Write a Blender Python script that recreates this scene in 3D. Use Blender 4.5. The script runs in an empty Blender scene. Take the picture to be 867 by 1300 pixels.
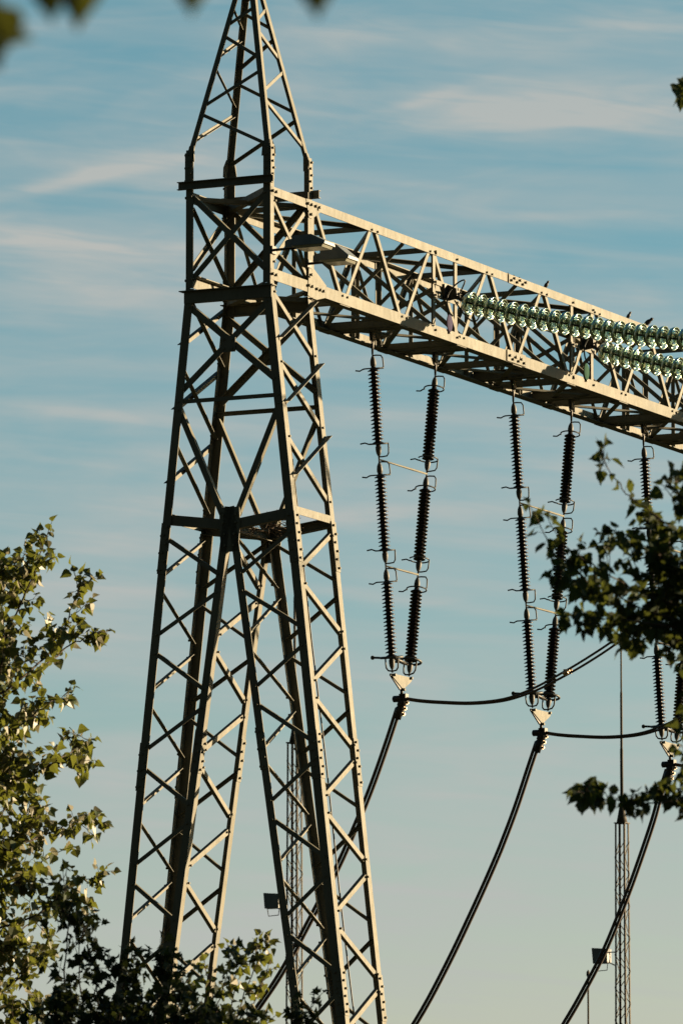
import bpy, math, random
from mathutils import Vector, Matrix, Quaternion

# ------------------------------------------------------------------ camera
SC = bpy.context.scene
COL = SC.collection
FPX = 9640.0                        # focal length in pixels of an 867 px wide frame
PITCH = math.atan(1360 / FPX)
cam_data = bpy.data.cameras.new("camera")
cam = bpy.data.objects.new("camera", cam_data)
COL.objects.link(cam)
CAM = Vector((0, 0, 1.6))
cam.location = CAM
cam.rotation_euler = (math.pi / 2 + PITCH, 0, 0)
cam_data.sensor_fit = 'HORIZONTAL'
cam_data.sensor_width = 36
cam_data.lens = 36 * FPX / 867
cam_data.clip_start = 0.5
cam_data.clip_end = 9000
cam_data.dof.use_dof = True
cam_data.dof.focus_distance = 98
cam_data.dof.aperture_fstop = 21
SC.camera = cam

# ------------------------------------------------------------------ sky and sun
PSI = math.radians(25.6)
EX = Vector((math.cos(PSI), -math.sin(PSI), 0))      # across the beam, towards the lit side
EY = Vector((math.sin(PSI), math.cos(PSI), 0))       # along the beam
EZ = Vector((0, 0, 1))
SUN_EL = math.radians(9.0)
_h = EX * math.cos(math.radians(45)) + EY * math.sin(math.radians(45))
SUN_DIR = (_h * math.cos(SUN_EL) + EZ * math.sin(SUN_EL)).normalized()
SUN_ROT = math.atan2(_h.x, _h.y)

world = bpy.data.worlds.new("World")
SC.world = world
world.use_nodes = True
nt = world.node_tree
N, L = nt.nodes, nt.links
bg = N['Background']
bg.inputs[1].default_value = 0.05
sky = N.new('ShaderNodeTexSky')
sky.sky_type = 'NISHITA'
sky.sun_disc = False
sky.sun_elevation = SUN_EL
sky.sun_rotation = SUN_ROT


def wmath(op, a, b=None):
    n = N.new('ShaderNodeMath')
    n.operation = op
    for i, v in enumerate((a, b)):
        if v is None:
            continue
        if isinstance(v, (int, float)):
            n.inputs[i].default_value = v
        else:
            L.new(v, n.inputs[i])
    return n.outputs[0]


tc = N.new('ShaderNodeTexCoord')
sep = N.new('ShaderNodeSeparateXYZ')
L.new(tc.outputs['Generated'], sep.inputs[0])
az = wmath('ARCTAN2', sep.outputs[0], sep.outputs[1])
el = wmath('ARCSINE', sep.outputs[2])


def cirrus(sx, sy, slope, lo, hi, off, detail=5, dist=0.4):
    cmb = N.new('ShaderNodeCombineXYZ')
    L.new(wmath('MULTIPLY', az, sx), cmb.inputs[0])
    L.new(wmath('MULTIPLY', wmath('ADD', el, wmath('MULTIPLY', az, slope)), sy), cmb.inputs[1])
    cmb.inputs[2].default_value = off
    n = N.new('ShaderNodeTexNoise')
    n.inputs['Scale'].default_value = 1.0
    n.inputs['Detail'].default_value = detail
    n.inputs['Roughness'].default_value = 0.5
    n.inputs['Distortion'].default_value = dist
    L.new(cmb.outputs[0], n.inputs['Vector'])
    r = N.new('ShaderNodeValToRGB')
    r.color_ramp.interpolation = 'EASE'
    r.color_ramp.elements[0].position = lo
    r.color_ramp.elements[1].position = hi
    L.new(n.outputs[0], r.inputs[0])
    return r.outputs[0]


c1 = cirrus(22, 75, 0.06, 0.40, 0.74, 3.1)
c2 = cirrus(13, 300, 0.10, 0.50, 0.80, 8.7, 3, 0.2)
c3 = cirrus(40, 210, -0.05, 0.42, 0.75, 5.2, 4, 0.8)
fib = cirrus(55, 420, 0.09, 0.30, 0.72, 31.7, 8, 0.9)
wob = cirrus(30, 120, 0.0, 0.25, 0.75, 12.4, 5, 0.6)


def wisp(a0, e0, length, width, slope, amount):
    """one soft streak of cirrus at a fixed azimuth and elevation (radians)"""
    u = wmath('SUBTRACT', az, a0)
    v = wmath('SUBTRACT', wmath('ADD', el, wmath('MULTIPLY', wob, width * 0.7)), wmath('ADD', wmath('MULTIPLY', u, slope), e0 + width * 0.35))
    uu = wmath('MULTIPLY', u, 1 / length)
    vv = wmath('MULTIPLY', v, 1 / width)
    d = wmath('ADD', wmath('MULTIPLY', uu, uu), wmath('MULTIPLY', vv, vv))
    g = wmath('POWER', 2.718, wmath('MULTIPLY', d, -1.0))
    return wmath('MULTIPLY', g, amount)


WISPS = [(0.002, 0.1395, 0.030, 0.0014, 0.04, 0.30), (-0.01, 0.1185, 0.040, 0.0030, -0.03, 0.26), (0.02, 0.0880, 0.050, 0.0030, 0.04, 0.24), (-0.02, 0.1080, 0.03, 0.0020, 0.03, 0.2), (-0.036, 0.1835, 0.018, 0.0011, 0.22, 0.55), (-0.040, 0.1763, 0.022, 0.0022, -0.04, 0.50), (-0.030, 0.1700, 0.020, 0.0045, -0.05, 0.45),
         (0.030, 0.1930, 0.026, 0.0045, 0.05, 0.62), (0.012, 0.1950, 0.010, 0.0009, 0.30, 0.30), (0.020, 0.2035, 0.030, 0.0030, 0.02, 0.35),
         (0.030, 0.1795, 0.02, 0.0020, -0.05, 0.20), (-0.030, 0.1528, 0.022, 0.0010, -0.10, 0.28), (0.012, 0.1530, 0.030, 0.0022, 0.02, 0.30),
         (0.020, 0.1430, 0.030, 0.0028, 0.0, 0.22), (0.010, 0.1283, 0.022, 0.0009, -0.13, 0.34), (-0.030, 0.1300, 0.020, 0.0012, -0.10, 0.22),
         (0.010, 0.1000, 0.060, 0.0070, 0.03, 0.30), (-0.04, 0.2035, 0.02, 0.0020, 0.15, 0.18)]
c4 = cirrus(9, 160, 0.04, 0.35, 0.70, 21.3, 5, 0.7)
cl = wmath('ADD', wmath('MULTIPLY', c1, 0.34), wmath('MULTIPLY', c4, 0.26))
cl = wmath('ADD', cl, wmath('MULTIPLY', c2, 0.30))
cl = wmath('ADD', cl, wmath('MULTIPLY', c3, 0.16))
cl = wmath('ADD', cl, wmath('MULTIPLY', wmath('MULTIPLY', fib, c1), 0.22))
for w_ in WISPS:
    cl = wmath('ADD', cl, wmath('MULTIPLY', wisp(*w_[:5], w_[5] * 1.1), wmath('ADD', 0.62, wmath('MULTIPLY', fib, 0.62))))
cl.node.use_clamp = True
# the air's own colour: a little more teal higher up
gr = N.new('ShaderNodeValToRGB')
cr_ = gr.color_ramp
cr_.elements[0].position = 0.06
cr_.elements[0].color = (1.03, 0.98, 1.12, 1)
cr_.elements[1].position = 0.21
cr_.elements[1].color = (0.42, 0.80, 0.90, 1)
e_ = cr_.elements.new(0.11)
e_.color = (0.76, 0.89, 1.0, 1)
L.new(el, gr.inputs[0])
mul = N.new('ShaderNodeMix')
mul.data_type = 'RGBA'
mul.blend_type = 'MULTIPLY'
mul.inputs['Factor'].default_value = 1
L.new(sky.outputs[0], mul.inputs['A'])
L.new(gr.outputs[0], mul.inputs['B'])
# darkening added to the unseen sky behind the camera, cutting fill on shaded faces
back_dim = wmath('MULTIPLY', wmath('SUBTRACT', 0.25, wmath('ADD', sep.outputs[1], wmath('MULTIPLY', sep.outputs[0], 0.35))), 2.0)
back_dim.node.use_clamp = True
dim_mix = N.new('ShaderNodeMix')
dim_mix.data_type = 'RGBA'
dim_mix.inputs['B'].default_value = (0.22, 0.30, 0.31, 1)
L.new(wmath('MULTIPLY', back_dim, 0.92), dim_mix.inputs['Factor'])
L.new(mul.outputs['Result'], dim_mix.inputs['A'])
cm = N.new('ShaderNodeMix')
cm.data_type = 'RGBA'
cm.inputs['B'].default_value = (3.15, 3.25, 3.10, 1)
fade = wmath('MULTIPLY', wmath('SUBTRACT', 0.34, el), 6.0)
fade.node.use_clamp = True
ahead = wmath('MULTIPLY', wmath('SUBTRACT', sep.outputs[1], 0.55), 3.0)     # the cirrus stands to the north only
ahead.node.use_clamp = True
L.new(wmath('MULTIPLY', cl, wmath('MULTIPLY', fade, ahead)), cm.inputs['Factor'])
L.new(dim_mix.outputs['Result'], cm.inputs['A'])
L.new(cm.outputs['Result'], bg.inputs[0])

sun_data = bpy.data.lights.new("sun", 'SUN')
sun_data.energy = 5.0
sun_data.angle = math.radians(0.5)
sun_data.color = (1.0, 0.76, 0.47)
sun = bpy.data.objects.new("sun", sun_data)
COL.objects.link(sun)
sun.rotation_euler = SUN_DIR.to_track_quat('Z', 'Y').to_euler()
sun.location = (30, 60, 40)

SC.view_settings.view_transform = 'Standard'
SC.view_settings.look = 'None'
SC.view_settings.gamma = 1
SC.view_settings.use_curve_mapping = False
SC.view_settings.exposure = 1.62
SC.render.engine = 'CYCLES'
SC.cycles.max_bounces = 8
SC.cycles.transmission_bounces = 8
SC.cycles.transparent_max_bounces = 8
SC.cycles.caustics_refractive = False
SC.cycles.caustics_reflective = False


# ------------------------------------------------------------------ materials
def material(name, col, rough=0.6, metal=0.0, var=0.0, vscale=8.0, bump=0.0, spec=0.5, col2=None, thr=(0.35, 0.7)):
    m = bpy.data.materials.new(name)
    m.use_nodes = True
    t = m.node_tree
    b = t.nodes['Principled BSDF']
    b.inputs['Base Color'].default_value = (*col, 1)
    b.inputs['Roughness'].default_value = rough
    b.inputs['Metallic'].default_value = metal
    b.inputs['Specular IOR Level'].default_value = spec
    if var or col2 or bump:
        co = t.nodes.new('ShaderNodeTexCoord')
        nz = t.nodes.new('ShaderNodeTexNoise')
        nz.inputs['Scale'].default_value = vscale
        nz.inputs['Detail'].default_value = 6
        t.links.new(co.outputs['Object'], nz.inputs['Vector'])
        r = t.nodes.new('ShaderNodeValToRGB')
        r.color_ramp.elements[0].position = thr[0]
        r.color_ramp.elements[1].position = thr[1]
        a = [c * (1 - var) for c in col]
        bcol = col2 if col2 else [min(1, c * (1 + var)) for c in col]
        r.color_ramp.elements[0].color = (*a, 1)
        r.color_ramp.elements[1].color = (*bcol, 1)
        t.links.new(nz.outputs[0], r.inputs[0])
        t.links.new(r.outputs[0], b.inputs['Base Color'])
        if bump:
            bp = t.nodes.new('ShaderNodeBump')
            bp.inputs['Strength'].default_value = bump
            bp.inputs['Distance'].default_value = 0.01
            t.links.new(nz.outputs[0], bp.inputs['Height'])
            t.links.new(bp.outputs[0], b.inputs['Normal'])
    return m


def leaf_material(name, top, under, trans, rough=0.38, mixf=0.35, spec=0.6):
    m = bpy.data.materials.new(name)
    m.use_nodes = True
    t = m.node_tree
    b = t.nodes['Principled BSDF']
    b.inputs['Roughness'].default_value = rough
    b.inputs['Specular IOR Level'].default_value = spec
    geo = t.nodes.new('ShaderNodeNewGeometry')
    info = t.nodes.new('ShaderNodeTexNoise')
    info.inputs['Scale'].default_value = 3.0
    info.inputs['Detail'].default_value = 3
    co = t.nodes.new('ShaderNodeTexCoord')
    t.links.new(co.outputs['Object'], info.inputs['Vector'])
    rnd = t.nodes.new('ShaderNodeValToRGB')
    rnd.color_ramp.elements[0].position = 0.35
    rnd.color_ramp.elements[1].position = 0.7
    rnd.color_ramp.elements[0].color = (*[c * 0.72 for c in top], 1)
    rnd.color_ramp.elements[1].color = (*[c * 1.3 for c in top], 1)
    isl = t.nodes.new('ShaderNodeMath')
    isl.operation = 'MULTIPLY_ADD'
    isl.inputs[1].default_value = 0.4
    t.links.new(geo.outputs['Random Per Island'], isl.inputs[0])
    sub = t.nodes.new('ShaderNodeMath')
    sub.operation = 'MULTIPLY_ADD'
    sub.inputs[1].default_value = 0.6
    sub.inputs[2].default_value = 0.0
    t.links.new(info.outputs[0], sub.inputs[0])
    t.links.new(sub.outputs[0], isl.inputs[2])
    t.links.new(isl.outputs[0], rnd.inputs[0])
    mx = t.nodes.new('ShaderNodeMix')
    mx.data_type = 'RGBA'
    mx.inputs['B'].default_value = (*under, 1)
    t.links.new(geo.outputs['Backfacing'], mx.inputs['Factor'])
    t.links.new(rnd.outputs[0], mx.inputs['A'])
    t.links.new(mx.outputs['Result'], b.inputs['Base Color'])
    tr = t.nodes.new('ShaderNodeBsdfTranslucent')
    tr.inputs[0].default_value = (*trans, 1)
    ms = t.nodes.new('ShaderNodeMixShader')
    ms.inputs[0].default_value = mixf
    t.links.new(b.outputs[0], ms.inputs[1])
    t.links.new(tr.outputs[0], ms.inputs[2])
    t.links.new(ms.outputs[0], t.nodes['Material Output'].inputs[0])
    return m


def steel_mat(name, col):
    m = bpy.data.materials.new(name)
    m.use_nodes = True
    t = m.node_tree
    b = t.nodes['Principled BSDF']
    b.inputs['Specular IOR Level'].default_value = 0.25
    co = t.nodes.new('ShaderNodeTexCoord')
    mp = t.nodes.new('ShaderNodeMapping')
    mp.inputs['Scale'].default_value = (1, 1, 0.45)        # stains run down the members
    t.links.new(co.outputs['Object'], mp.inputs[0])

    def noise(sc, det, src=mp.outputs[0]):
        n = t.nodes.new('ShaderNodeTexNoise')
        n.inputs['Scale'].default_value = sc
        n.inputs['Detail'].default_value = det
        n.inputs['Roughness'].default_value = 0.65
        t.links.new(src, n.inputs['Vector'])
        return n.outputs[0]

    def ramp(src, p0, c0, p1, c1):
        r = t.nodes.new('ShaderNodeValToRGB')
        r.color_ramp.elements[0].position, r.color_ramp.elements[1].position = p0, p1
        r.color_ramp.elements[0].color, r.color_ramp.elements[1].color = (*c0, 1), (*c1, 1)
        t.links.new(src, r.inputs[0])
        return r.outputs[0]

    def mix(f, a, c, mode='MIX'):
        x = t.nodes.new('ShaderNodeMix')
        x.data_type = 'RGBA'
        x.blend_type = mode
        t.links.new(f, x.inputs['Factor']) if not isinstance(f, float) else setattr(x.inputs['Factor'], 'default_value', f)
        t.links.new(a, x.inputs['A'])
        if isinstance(c, tuple):
            x.inputs['B'].default_value = (*c, 1)
        else:
            t.links.new(c, x.inputs['B'])
        return x.outputs['Result']
    base = ramp(noise(2.2, 5), 0.32, [c * 0.84 for c in col], 0.68, [c * 1.13 for c in col])
    dirt = ramp(noise(22, 8), 0.50, (0, 0, 0), 0.78, (0.55, 0.55, 0.55))
    rust = ramp(noise(9, 10), 0.66, (0, 0, 0), 0.76, (0.75, 0.75, 0.75))
    c = mix(dirt, base, (col[0] * 0.55, col[1] * 0.56, col[2] * 0.55))
    c = mix(rust, c, (0.085, 0.048, 0.022))
    t.links.new(c, b.inputs['Base Color'])
    rg = t.nodes.new('ShaderNodeMapRange')
    rg.inputs['To Min'].default_value = 0.5
    rg.inputs['To Max'].default_value = 0.8
    t.links.new(noise(14, 5), rg.inputs['Value'])
    t.links.new(rg.outputs[0], b.inputs['Roughness'])
    bp = t.nodes.new('ShaderNodeBump')
    bp.inputs['Strength'].default_value = 0.25
    bp.inputs['Distance'].default_value = 0.008
    t.links.new(noise(6, 4), bp.inputs['Height'])
    t.links.new(bp.outputs[0], b.inputs['Normal'])
    return m


M = {}
M['steel'] = steel_mat('painted_steel', (0.134, 0.129, 0.097))
M['steel_dull'] = material('weathered_steel', (0.11, 0.11, 0.09), 0.7, 0, 0.25, 7.0, 0.3, 0.25)
M['mast'] = material('mast_steel', (0.070, 0.062, 0.047), 0.7, 0, 0.15, 3.0, 0, 0.2)
M['bolt'] = material('bolt_steel', (0.14, 0.13, 0.11), 0.6, 0.2, 0.2, 30, 0, 0.3)
M['galv'] = material('galvanised_metal', (0.085, 0.085, 0.08), 0.6, 0.3, 0.2, 20, 0.1, 0.3)
M['dark_metal'] = material('dark_hardware', (0.035, 0.034, 0.031), 0.5, 0.5, 0.2, 20, 0, 0.4)
M['porcelain'] = material('brown_porcelain', (0.012, 0.008, 0.007), 0.35, 0, 0.2, 15, 0, 0.35)
M['cable'] = material('conductor', (0.075, 0.06, 0.052), 0.55, 0.3, 0.2, 40, 0, 0.4)
M['tube'] = material('arcing_horn_rod', (0.05, 0.052, 0.047), 0.55, 0.3, 0.2, 20, 0, 0.4)
M['lamp'] = material('lamp_housing', (0.14, 0.155, 0.155), 0.5, 0, 0.15, 6, 0.1, 0.4)
M['lamp_glass'] = material('lamp_glass', (0.30, 0.30, 0.24), 0.25, 0, 0.1, 6, 0, 0.5)
M['violet'] = material('violet_plate', (0.034, 0.028, 0.062), 0.8, spec=0.1)
M['green'] = material('green_plate', (0.010, 0.05, 0.028), 0.8, spec=0.1)
M['twig'] = material('dry_twigs', (0.10, 0.07, 0.045), 0.9)
M['bark'] = material('bark', (0.055, 0.042, 0.03), 0.9, 0, 0.4, 12, 0.6, 0.2)
M['bird'] = material('dark_plumage', (0.02, 0.018, 0.018), 0.6, 0, 0.3, 40)
M['beak'] = material('beak', (0.06, 0.045, 0.02), 0.5)
M['nut_brass'] = material('clamp_metal', (0.30, 0.23, 0.16), 0.35, 0.7, 0.2, 30, 0, 0.5)
M['leaf_poplar'] = leaf_material('poplar_leaf', (0.050, 0.068, 0.016), (0.15, 0.135, 0.062), (0.18, 0.20, 0.030), 0.50, 0.30, 0.55)
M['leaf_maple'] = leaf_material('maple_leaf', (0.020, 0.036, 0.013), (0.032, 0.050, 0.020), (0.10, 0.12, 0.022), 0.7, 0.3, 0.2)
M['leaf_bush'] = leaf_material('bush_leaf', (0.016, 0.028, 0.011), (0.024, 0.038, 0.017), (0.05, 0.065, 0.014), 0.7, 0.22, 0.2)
M['leaf_near'] = leaf_material('near_leaf', (0.035, 0.05, 0.012), (0.07, 0.075, 0.04), (0.09, 0.10, 0.015), 0.4, 0.3)
M['ground'] = material('grass_ground', (0.030, 0.045, 0.015), 0.95, 0, 0.4, 0.4, 0, 0.1, (0.06, 0.055, 0.03))


def glass_mat():
    m = bpy.data.materials.new('toughened_glass')
    m.use_nodes = True
    t = m.node_tree
    b = t.nodes['Principled BSDF']
    b.inputs['Base Color'].default_value = (0.125, 0.170, 0.110, 1)
    b.inputs['Roughness'].default_value = 0.25
    b.inputs['Specular IOR Level'].default_value = 0.5
    g = t.nodes.new('ShaderNodeBsdfGlass')
    g.inputs['Color'].default_value = (0.80, 0.94, 0.80, 1)
    g.inputs['Roughness'].default_value = 0.10
    g.inputs['IOR'].default_value = 1.45
    co = t.nodes.new('ShaderNodeTexCoord')
    nz = t.nodes.new('ShaderNodeTexNoise')
    nz.inputs['Scale'].default_value = 18
    t.links.new(co.outputs['Object'], nz.inputs['Vector'])
    mr = t.nodes.new('ShaderNodeMapRange')        # thin film of dust on the glass
    mr.inputs['To Min'].default_value = 0.36
    mr.inputs['To Max'].default_value = 0.85
    t.links.new(nz.outputs[0], mr.inputs['Value'])
    ms = t.nodes.new('ShaderNodeMixShader')
    t.links.new(mr.outputs[0], ms.inputs[0])
    t.links.new(b.outputs[0], ms.inputs[1])
    t.links.new(g.outputs[0], ms.inputs[2])
    t.links.new(ms.outputs[0], t.nodes['Material Output'].inputs[0])
    return m


M['glass'] = glass_mat()


# ------------------------------------------------------------------ mesh buffer
class MB:
    def __init__(self):
        self.v, self.f, self.s, self.m = [], [], [], []
        self.smooth = False
        self.mi = 0

    def add(self, vs, fs):
        n = len(self.v)
        self.v += [tuple(p) for p in vs]
        self.f += [tuple(i + n for i in q) for q in fs]
        self.s += [self.smooth] * len(fs)
        self.m += [self.mi] * len(fs)

    def prism(self, prof, p0, p1, d1, d2):
        """extrude the profile (list of (a, b)) spanned by d1, d2 from p0 to p1"""
        n = len(prof)
        vs = [p0 + d1 * a + d2 * b for a, b in prof] + [p1 + d1 * a + d2 * b for a, b in prof]
        ax = p1 - p0
        flip = d1.cross(d2).dot(ax) < 0
        fs = []
        for i in range(n):
            j = (i + 1) % n
            q = (i, j, n + j, n + i)
            fs.append(q[::-1] if flip else q)
        fs.append(tuple(range(n - 1, -1, -1)) if not flip else tuple(range(n)))
        fs.append(tuple(range(n, 2 * n)) if not flip else tuple(range(2 * n - 1, n - 1, -1)))
        self.add(vs, fs)

    def angle(self, p0, p1, d1, d2, w1, w2, t=0.012):
        """steel angle: the corner line runs p0-p1, one leg along d1, one along d2"""
        p0, p1 = Vector(p0), Vector(p1)
        ax = (p1 - p0).normalized()
        d1 = (Vector(d1) - ax * ax.dot(Vector(d1))).normalized()
        d2 = Vector(d2)
        d2 = (d2 - ax * ax.dot(d2))
        d2 = (d2 - d1 * d1.dot(d2)).normalized()
        self.prism([(0, 0), (w1, 0), (w1, t), (t, t), (t, w2), (0, w2)], p0, p1, d1, d2)

    def channel(self, p0, p1, up, out, h, w, t=0.010):
        """C channel: web along up, flanges along out"""
        p0, p1 = Vector(p0), Vector(p1)
        ax = (p1 - p0).normalized()
        up = (Vector(up) - ax * ax.dot(Vector(up))).normalized()
        out = Vector(out)
        out = (out - ax * ax.dot(out))
        out = (out - up * up.dot(out)).normalized()
        h2 = h / 2
        self.prism([(-h2, 0), (h2, 0), (h2, w), (h2 - t, w), (h2 - t, t), (-h2 + t, t), (-h2 + t, w), (-h2, w)], p0, p1, up, out)

    def bar(self, p0, p1, w, h, up=(0, 0, 1)):
        p0, p1 = Vector(p0), Vector(p1)
        ax = (p1 - p0).normalized()
        u = Vector(up)
        u = u - ax * ax.dot(u)
        if u.length < 1e-4:
            u = Vector((1, 0, 0)) - ax * ax.x
        u.normalize()
        s = ax.cross(u)
        self.prism([(-w / 2, -h / 2), (w / 2, -h / 2), (w / 2, h / 2), (-w / 2, h / 2)], p0, p1, s, u)

    def box(self, c, sx, sy, sz):
        c = Vector(c)
        self.prism([(-sx / 2, -sy / 2), (sx / 2, -sy / 2), (sx / 2, sy / 2), (-sx / 2, sy / 2)],
                   c - Vector((0, 0, sz / 2)), c + Vector((0, 0, sz / 2)), Vector((1, 0, 0)), Vector((0, 1, 0)))

    def plate(self, pts, n, t):
        """flat polygon pts (3D), thickness t along n"""
        pts = [Vector(p) for p in pts]
        n = Vector(n).normalized()
        k = len(pts)
        area = sum(((pts[i] - pts[0]).cross(pts[i + 1] - pts[0]) for i in range(1, k - 1)), Vector((0, 0, 0)))
        if area.dot(n) < 0:
            pts = pts[::-1]
        vs = pts + [p + n * t for p in pts]
        fs = [tuple(range(k - 1, -1, -1)), tuple(range(k, 2 * k))]
        for i in range(k):
            j = (i + 1) % k
            fs.append((i, j, k + j, k + i))
        self.add(vs, fs)

    def bolt(self, p, n, r=0.016, h=0.026):
        p, n = Vector(p), Vector(n).normalized()
        a = n.orthogonal().normalized()
        b = n.cross(a)
        prof = [(r * math.cos(i * math.pi / 3), r * math.sin(i * math.pi / 3)) for i in range(6)]
        self.prism(prof, p - n * 0.004, p + n * h, a, b)

    def tube(self, pts, r, seg=8, caps=True):
        pts = [Vector(p) for p in pts]
        if not isinstance(r, (list, tuple)):
            r = [r] * len(pts)
        n = len(pts)
        tan = [(pts[min(i + 1, n - 1)] - pts[max(i - 1, 0)]).normalized() for i in range(n)]
        u = tan[0].orthogonal().normalized()
        vs = []
        for i in range(n):
            u = (u - tan[i] * tan[i].dot(u)).normalized()
            w = tan[i].cross(u)
            for k in range(seg):
                a = 2 * math.pi * k / seg
                vs.append(pts[i] + (u * math.cos(a) + w * math.sin(a)) * r[i])
        fs = []
        for i in range(n - 1):
            for k in range(seg):
                k2 = (k + 1) % seg
                fs.append((i * seg + k, i * seg + k2, (i + 1) * seg + k2, (i + 1) * seg + k))
        if caps:
            fs.append(tuple(range(seg - 1, -1, -1)))
            fs.append(tuple(range((n - 1) * seg, n * seg)))
        sm = self.smooth
        self.smooth = True
        self.add(vs, fs)
        self.smooth = sm

    def ring(self, c, n, R, r, seg=20, k=8, a0=0, a1=2 * math.pi, ref=None):
        c, n = Vector(c), Vector(n).normalized()
        u = (Vector(ref) - n * n.dot(Vector(ref))).normalized() if ref else n.orthogonal().normalized()
        w = n.cross(u)
        pts = [c + (u * math.cos(a0 + (a1 - a0) * i / seg) + w * math.sin(a0 + (a1 - a0) * i / seg)) * R for i in range(seg + 1)]
        self.tube(pts, r, k, caps=abs(a1 - a0) < 6.28)

    def lathe(self, prof, seg=20, p0=(0, 0, 0), axis=(0, 0, 1)):
        """profile (radius, height) revolved about axis through p0"""
        p0, axis = Vector(p0), Vector(axis).normalized()
        u = axis.orthogonal().normalized()
        w = axis.cross(u)
        vs = []
        for (r, h) in prof:
            for k in range(seg):
                a = 2 * math.pi * k / seg
                vs.append(p0 + axis * h + (u * math.cos(a) + w * math.sin(a)) * max(r, 1e-4))
        fs = []
        for i in range(len(prof) - 1):
            for k in range(seg):
                k2 = (k + 1) % seg
                fs.append((i * seg + k, i * seg + k2, (i + 1) * seg + k2, (i + 1) * seg + k))
        fs.append(tuple(range(seg - 1, -1, -1)))
        fs.append(tuple(range((len(prof) - 1) * seg, len(prof) * seg)))
        sm = self.smooth
        self.smooth = True
        self.add(vs, fs)
        self.smooth = sm

    def mesh(self, name, mats, origin=Vector((0, 0, 0))):
        me = bpy.data.meshes.new(name)
        o = Vector(origin)
        me.from_pydata([(x - o.x, y - o.y, z - o.z) for x, y, z in self.v], [], self.f)
        if not isinstance(mats, (list, tuple)):
            mats = [mats]
        for m in mats:
            me.materials.append(m)
        me.polygons.foreach_set('use_smooth', self.s)
        me.polygons.foreach_set('material_index', self.m)
        me.update()
        return me


def tag(o, label=None, cat=None, group=None, kind=None):
    if label:
        o['label'] = label
    if cat:
        o['category'] = cat
    if group:
        o['group'] = group
    if kind:
        o['kind'] = kind
    return o


def link(name, me, parent=None):
    o = bpy.data.objects.new(name, me)
    COL.objects.link(o)
    if parent:
        o.parent = parent
    return o


# the portal frame: x across the beam (0 far face, W near lit face), y along the beam, z height
W = 1.22
ORG = Vector((-2.0161, 96.9262, 0))
ROTZ = -PSI


def portal(p):
    return ORG + EX * p[0] + EY * p[1] + EZ * p[2]


class Thing:
    """an Empty in the portal frame (or the plain world frame) and the parts under it"""
    def __init__(self, name, origin, label, cat, group=None, framed=True):
        self.o = Vector(origin)
        self.e = bpy.data.objects.new(name, None)
        COL.objects.link(self.e)
        self.e.empty_display_size = 0.3
        if framed:
            self.e.location = portal(self.o)
            self.e.rotation_euler = (0, 0, ROTZ)
        else:
            self.e.location = self.o
        tag(self.e, label, cat, group)

    def part(self, name, mb, mat, parent=None, label=None):
        ob = link(name, mb.mesh(name, mat, self.o), parent or self.e)
        if label:
            ob['label'] = label
        return ob


def copy_tree(o, parent=None):
    c = o.copy()
    COL.objects.link(c)
    c.parent = parent
    for ch in list(o.children):
        copy_tree(ch, c)
    return c


X, Y, Z = Vector((1, 0, 0)), Vector((0, 1, 0)), Vector((0, 0, 1))

# ------------------------------------------------------------------ ground
mb = MB()
mb.add([(-5000, -500, 0), (5000, -500, 0), (5000, 8000, 0), (-5000, 8000, 0)], [(0, 1, 2, 3)])
tag(link('ground', mb.mesh('ground', M['ground'])), kind='structure')

# ------------------------------------------------------------------ lattice tower
ZT = 18.2                            # where the splay starts
ZK = 15.05                           # the knee where the two legs part


def cQ(z):
    return -0.106 * (ZT - z) if z < ZT else 0.0


def cP(z):
    return W + 0.1120 * (ZT - z) if z < ZT else W


def iL(z):
    return 0.640 - 0.141 * (ZK - z)


def iR(z):
    return 0.635 + 0.147 * (ZK - z)


tower = Thing('lattice_tower', (W / 2, W / 2, 0),
              'tall steel lattice tower with pyramid top and two splayed legs carrying the beam end', 'lattice tower')


def post(xf, y, z0, z1, sx, sy, w, t=0.012, splices=()):
    m = MB()
    x0, x1 = xf(z0), xf(z1)
    m.angle((x0, y, z0), (x1, y, z1), (sx, 0, 0), (0, sy, 0), w, w, t)
    for (zs, ln) in splices:         # splice: a slightly larger angle lapped outside with bolt rows
        a, b = zs - ln / 2, zs + ln / 2
        pa = Vector((xf(a) - sx * 0.009, y - sy * 0.009, a))
        pb = Vector((xf(b) - sx * 0.009, y - sy * 0.009, b))
        m.angle(pa, pb, (sx, 0, 0), (0, sy, 0), w + 0.012, w + 0.012, 0.0085)
        n = int(ln / 0.095)
        for i in range(n):
            zz = a + 0.05 + i * (ln - 0.1) / max(1, n - 1)
            off = 0.038 + 0.04 * (i % 2)
            m.bolt((xf(zz) - sx * 0.009, y + sy * off, zz), (-sx, 0, 0))
            m.bolt((xf(zz) + sx * off, y - sy * 0.009, zz), (0, -sy, 0))
    tower.part('corner_post', m, M['steel'])


SPL_A = [(14.87, 0.66), (12.05, 0.62), (9.0, 0.6)]
SPL_B = [(12.15, 0.55), (9.2, 0.55)]
for yy, sy in ((0, 1), (W, -1)):
    post(cQ, yy, ZT - 0.002, 20.02, 1, sy, 0.105)
    post(cP, yy, ZT - 0.002, 20.02, -1, sy, 0.105)
    post(cQ, yy, 0, ZT, 1, sy, 0.118, splices=[(z - 0.05, l) for z, l in SPL_A])
    post(cP, yy, 0, ZT, -1, sy, 0.118, splices=SPL_A)
    post(iL, yy, 0, ZK + 0.25, -1, sy, 0.105, splices=SPL_B)
    post(iR, yy, 0, ZK + 0.25, 1, sy, 0.105, splices=SPL_B)

# spire
ZS0, ZS1, ZAP = 19.93, 22.62, 22.86


def spire_pt(cx_, cy_, z):
    f = (ZAP - z) / (ZAP - 19.9)
    h = W / 2
    return Vector((h + (cx_ - h) * f, h + (cy_ - h) * f, z))


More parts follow.
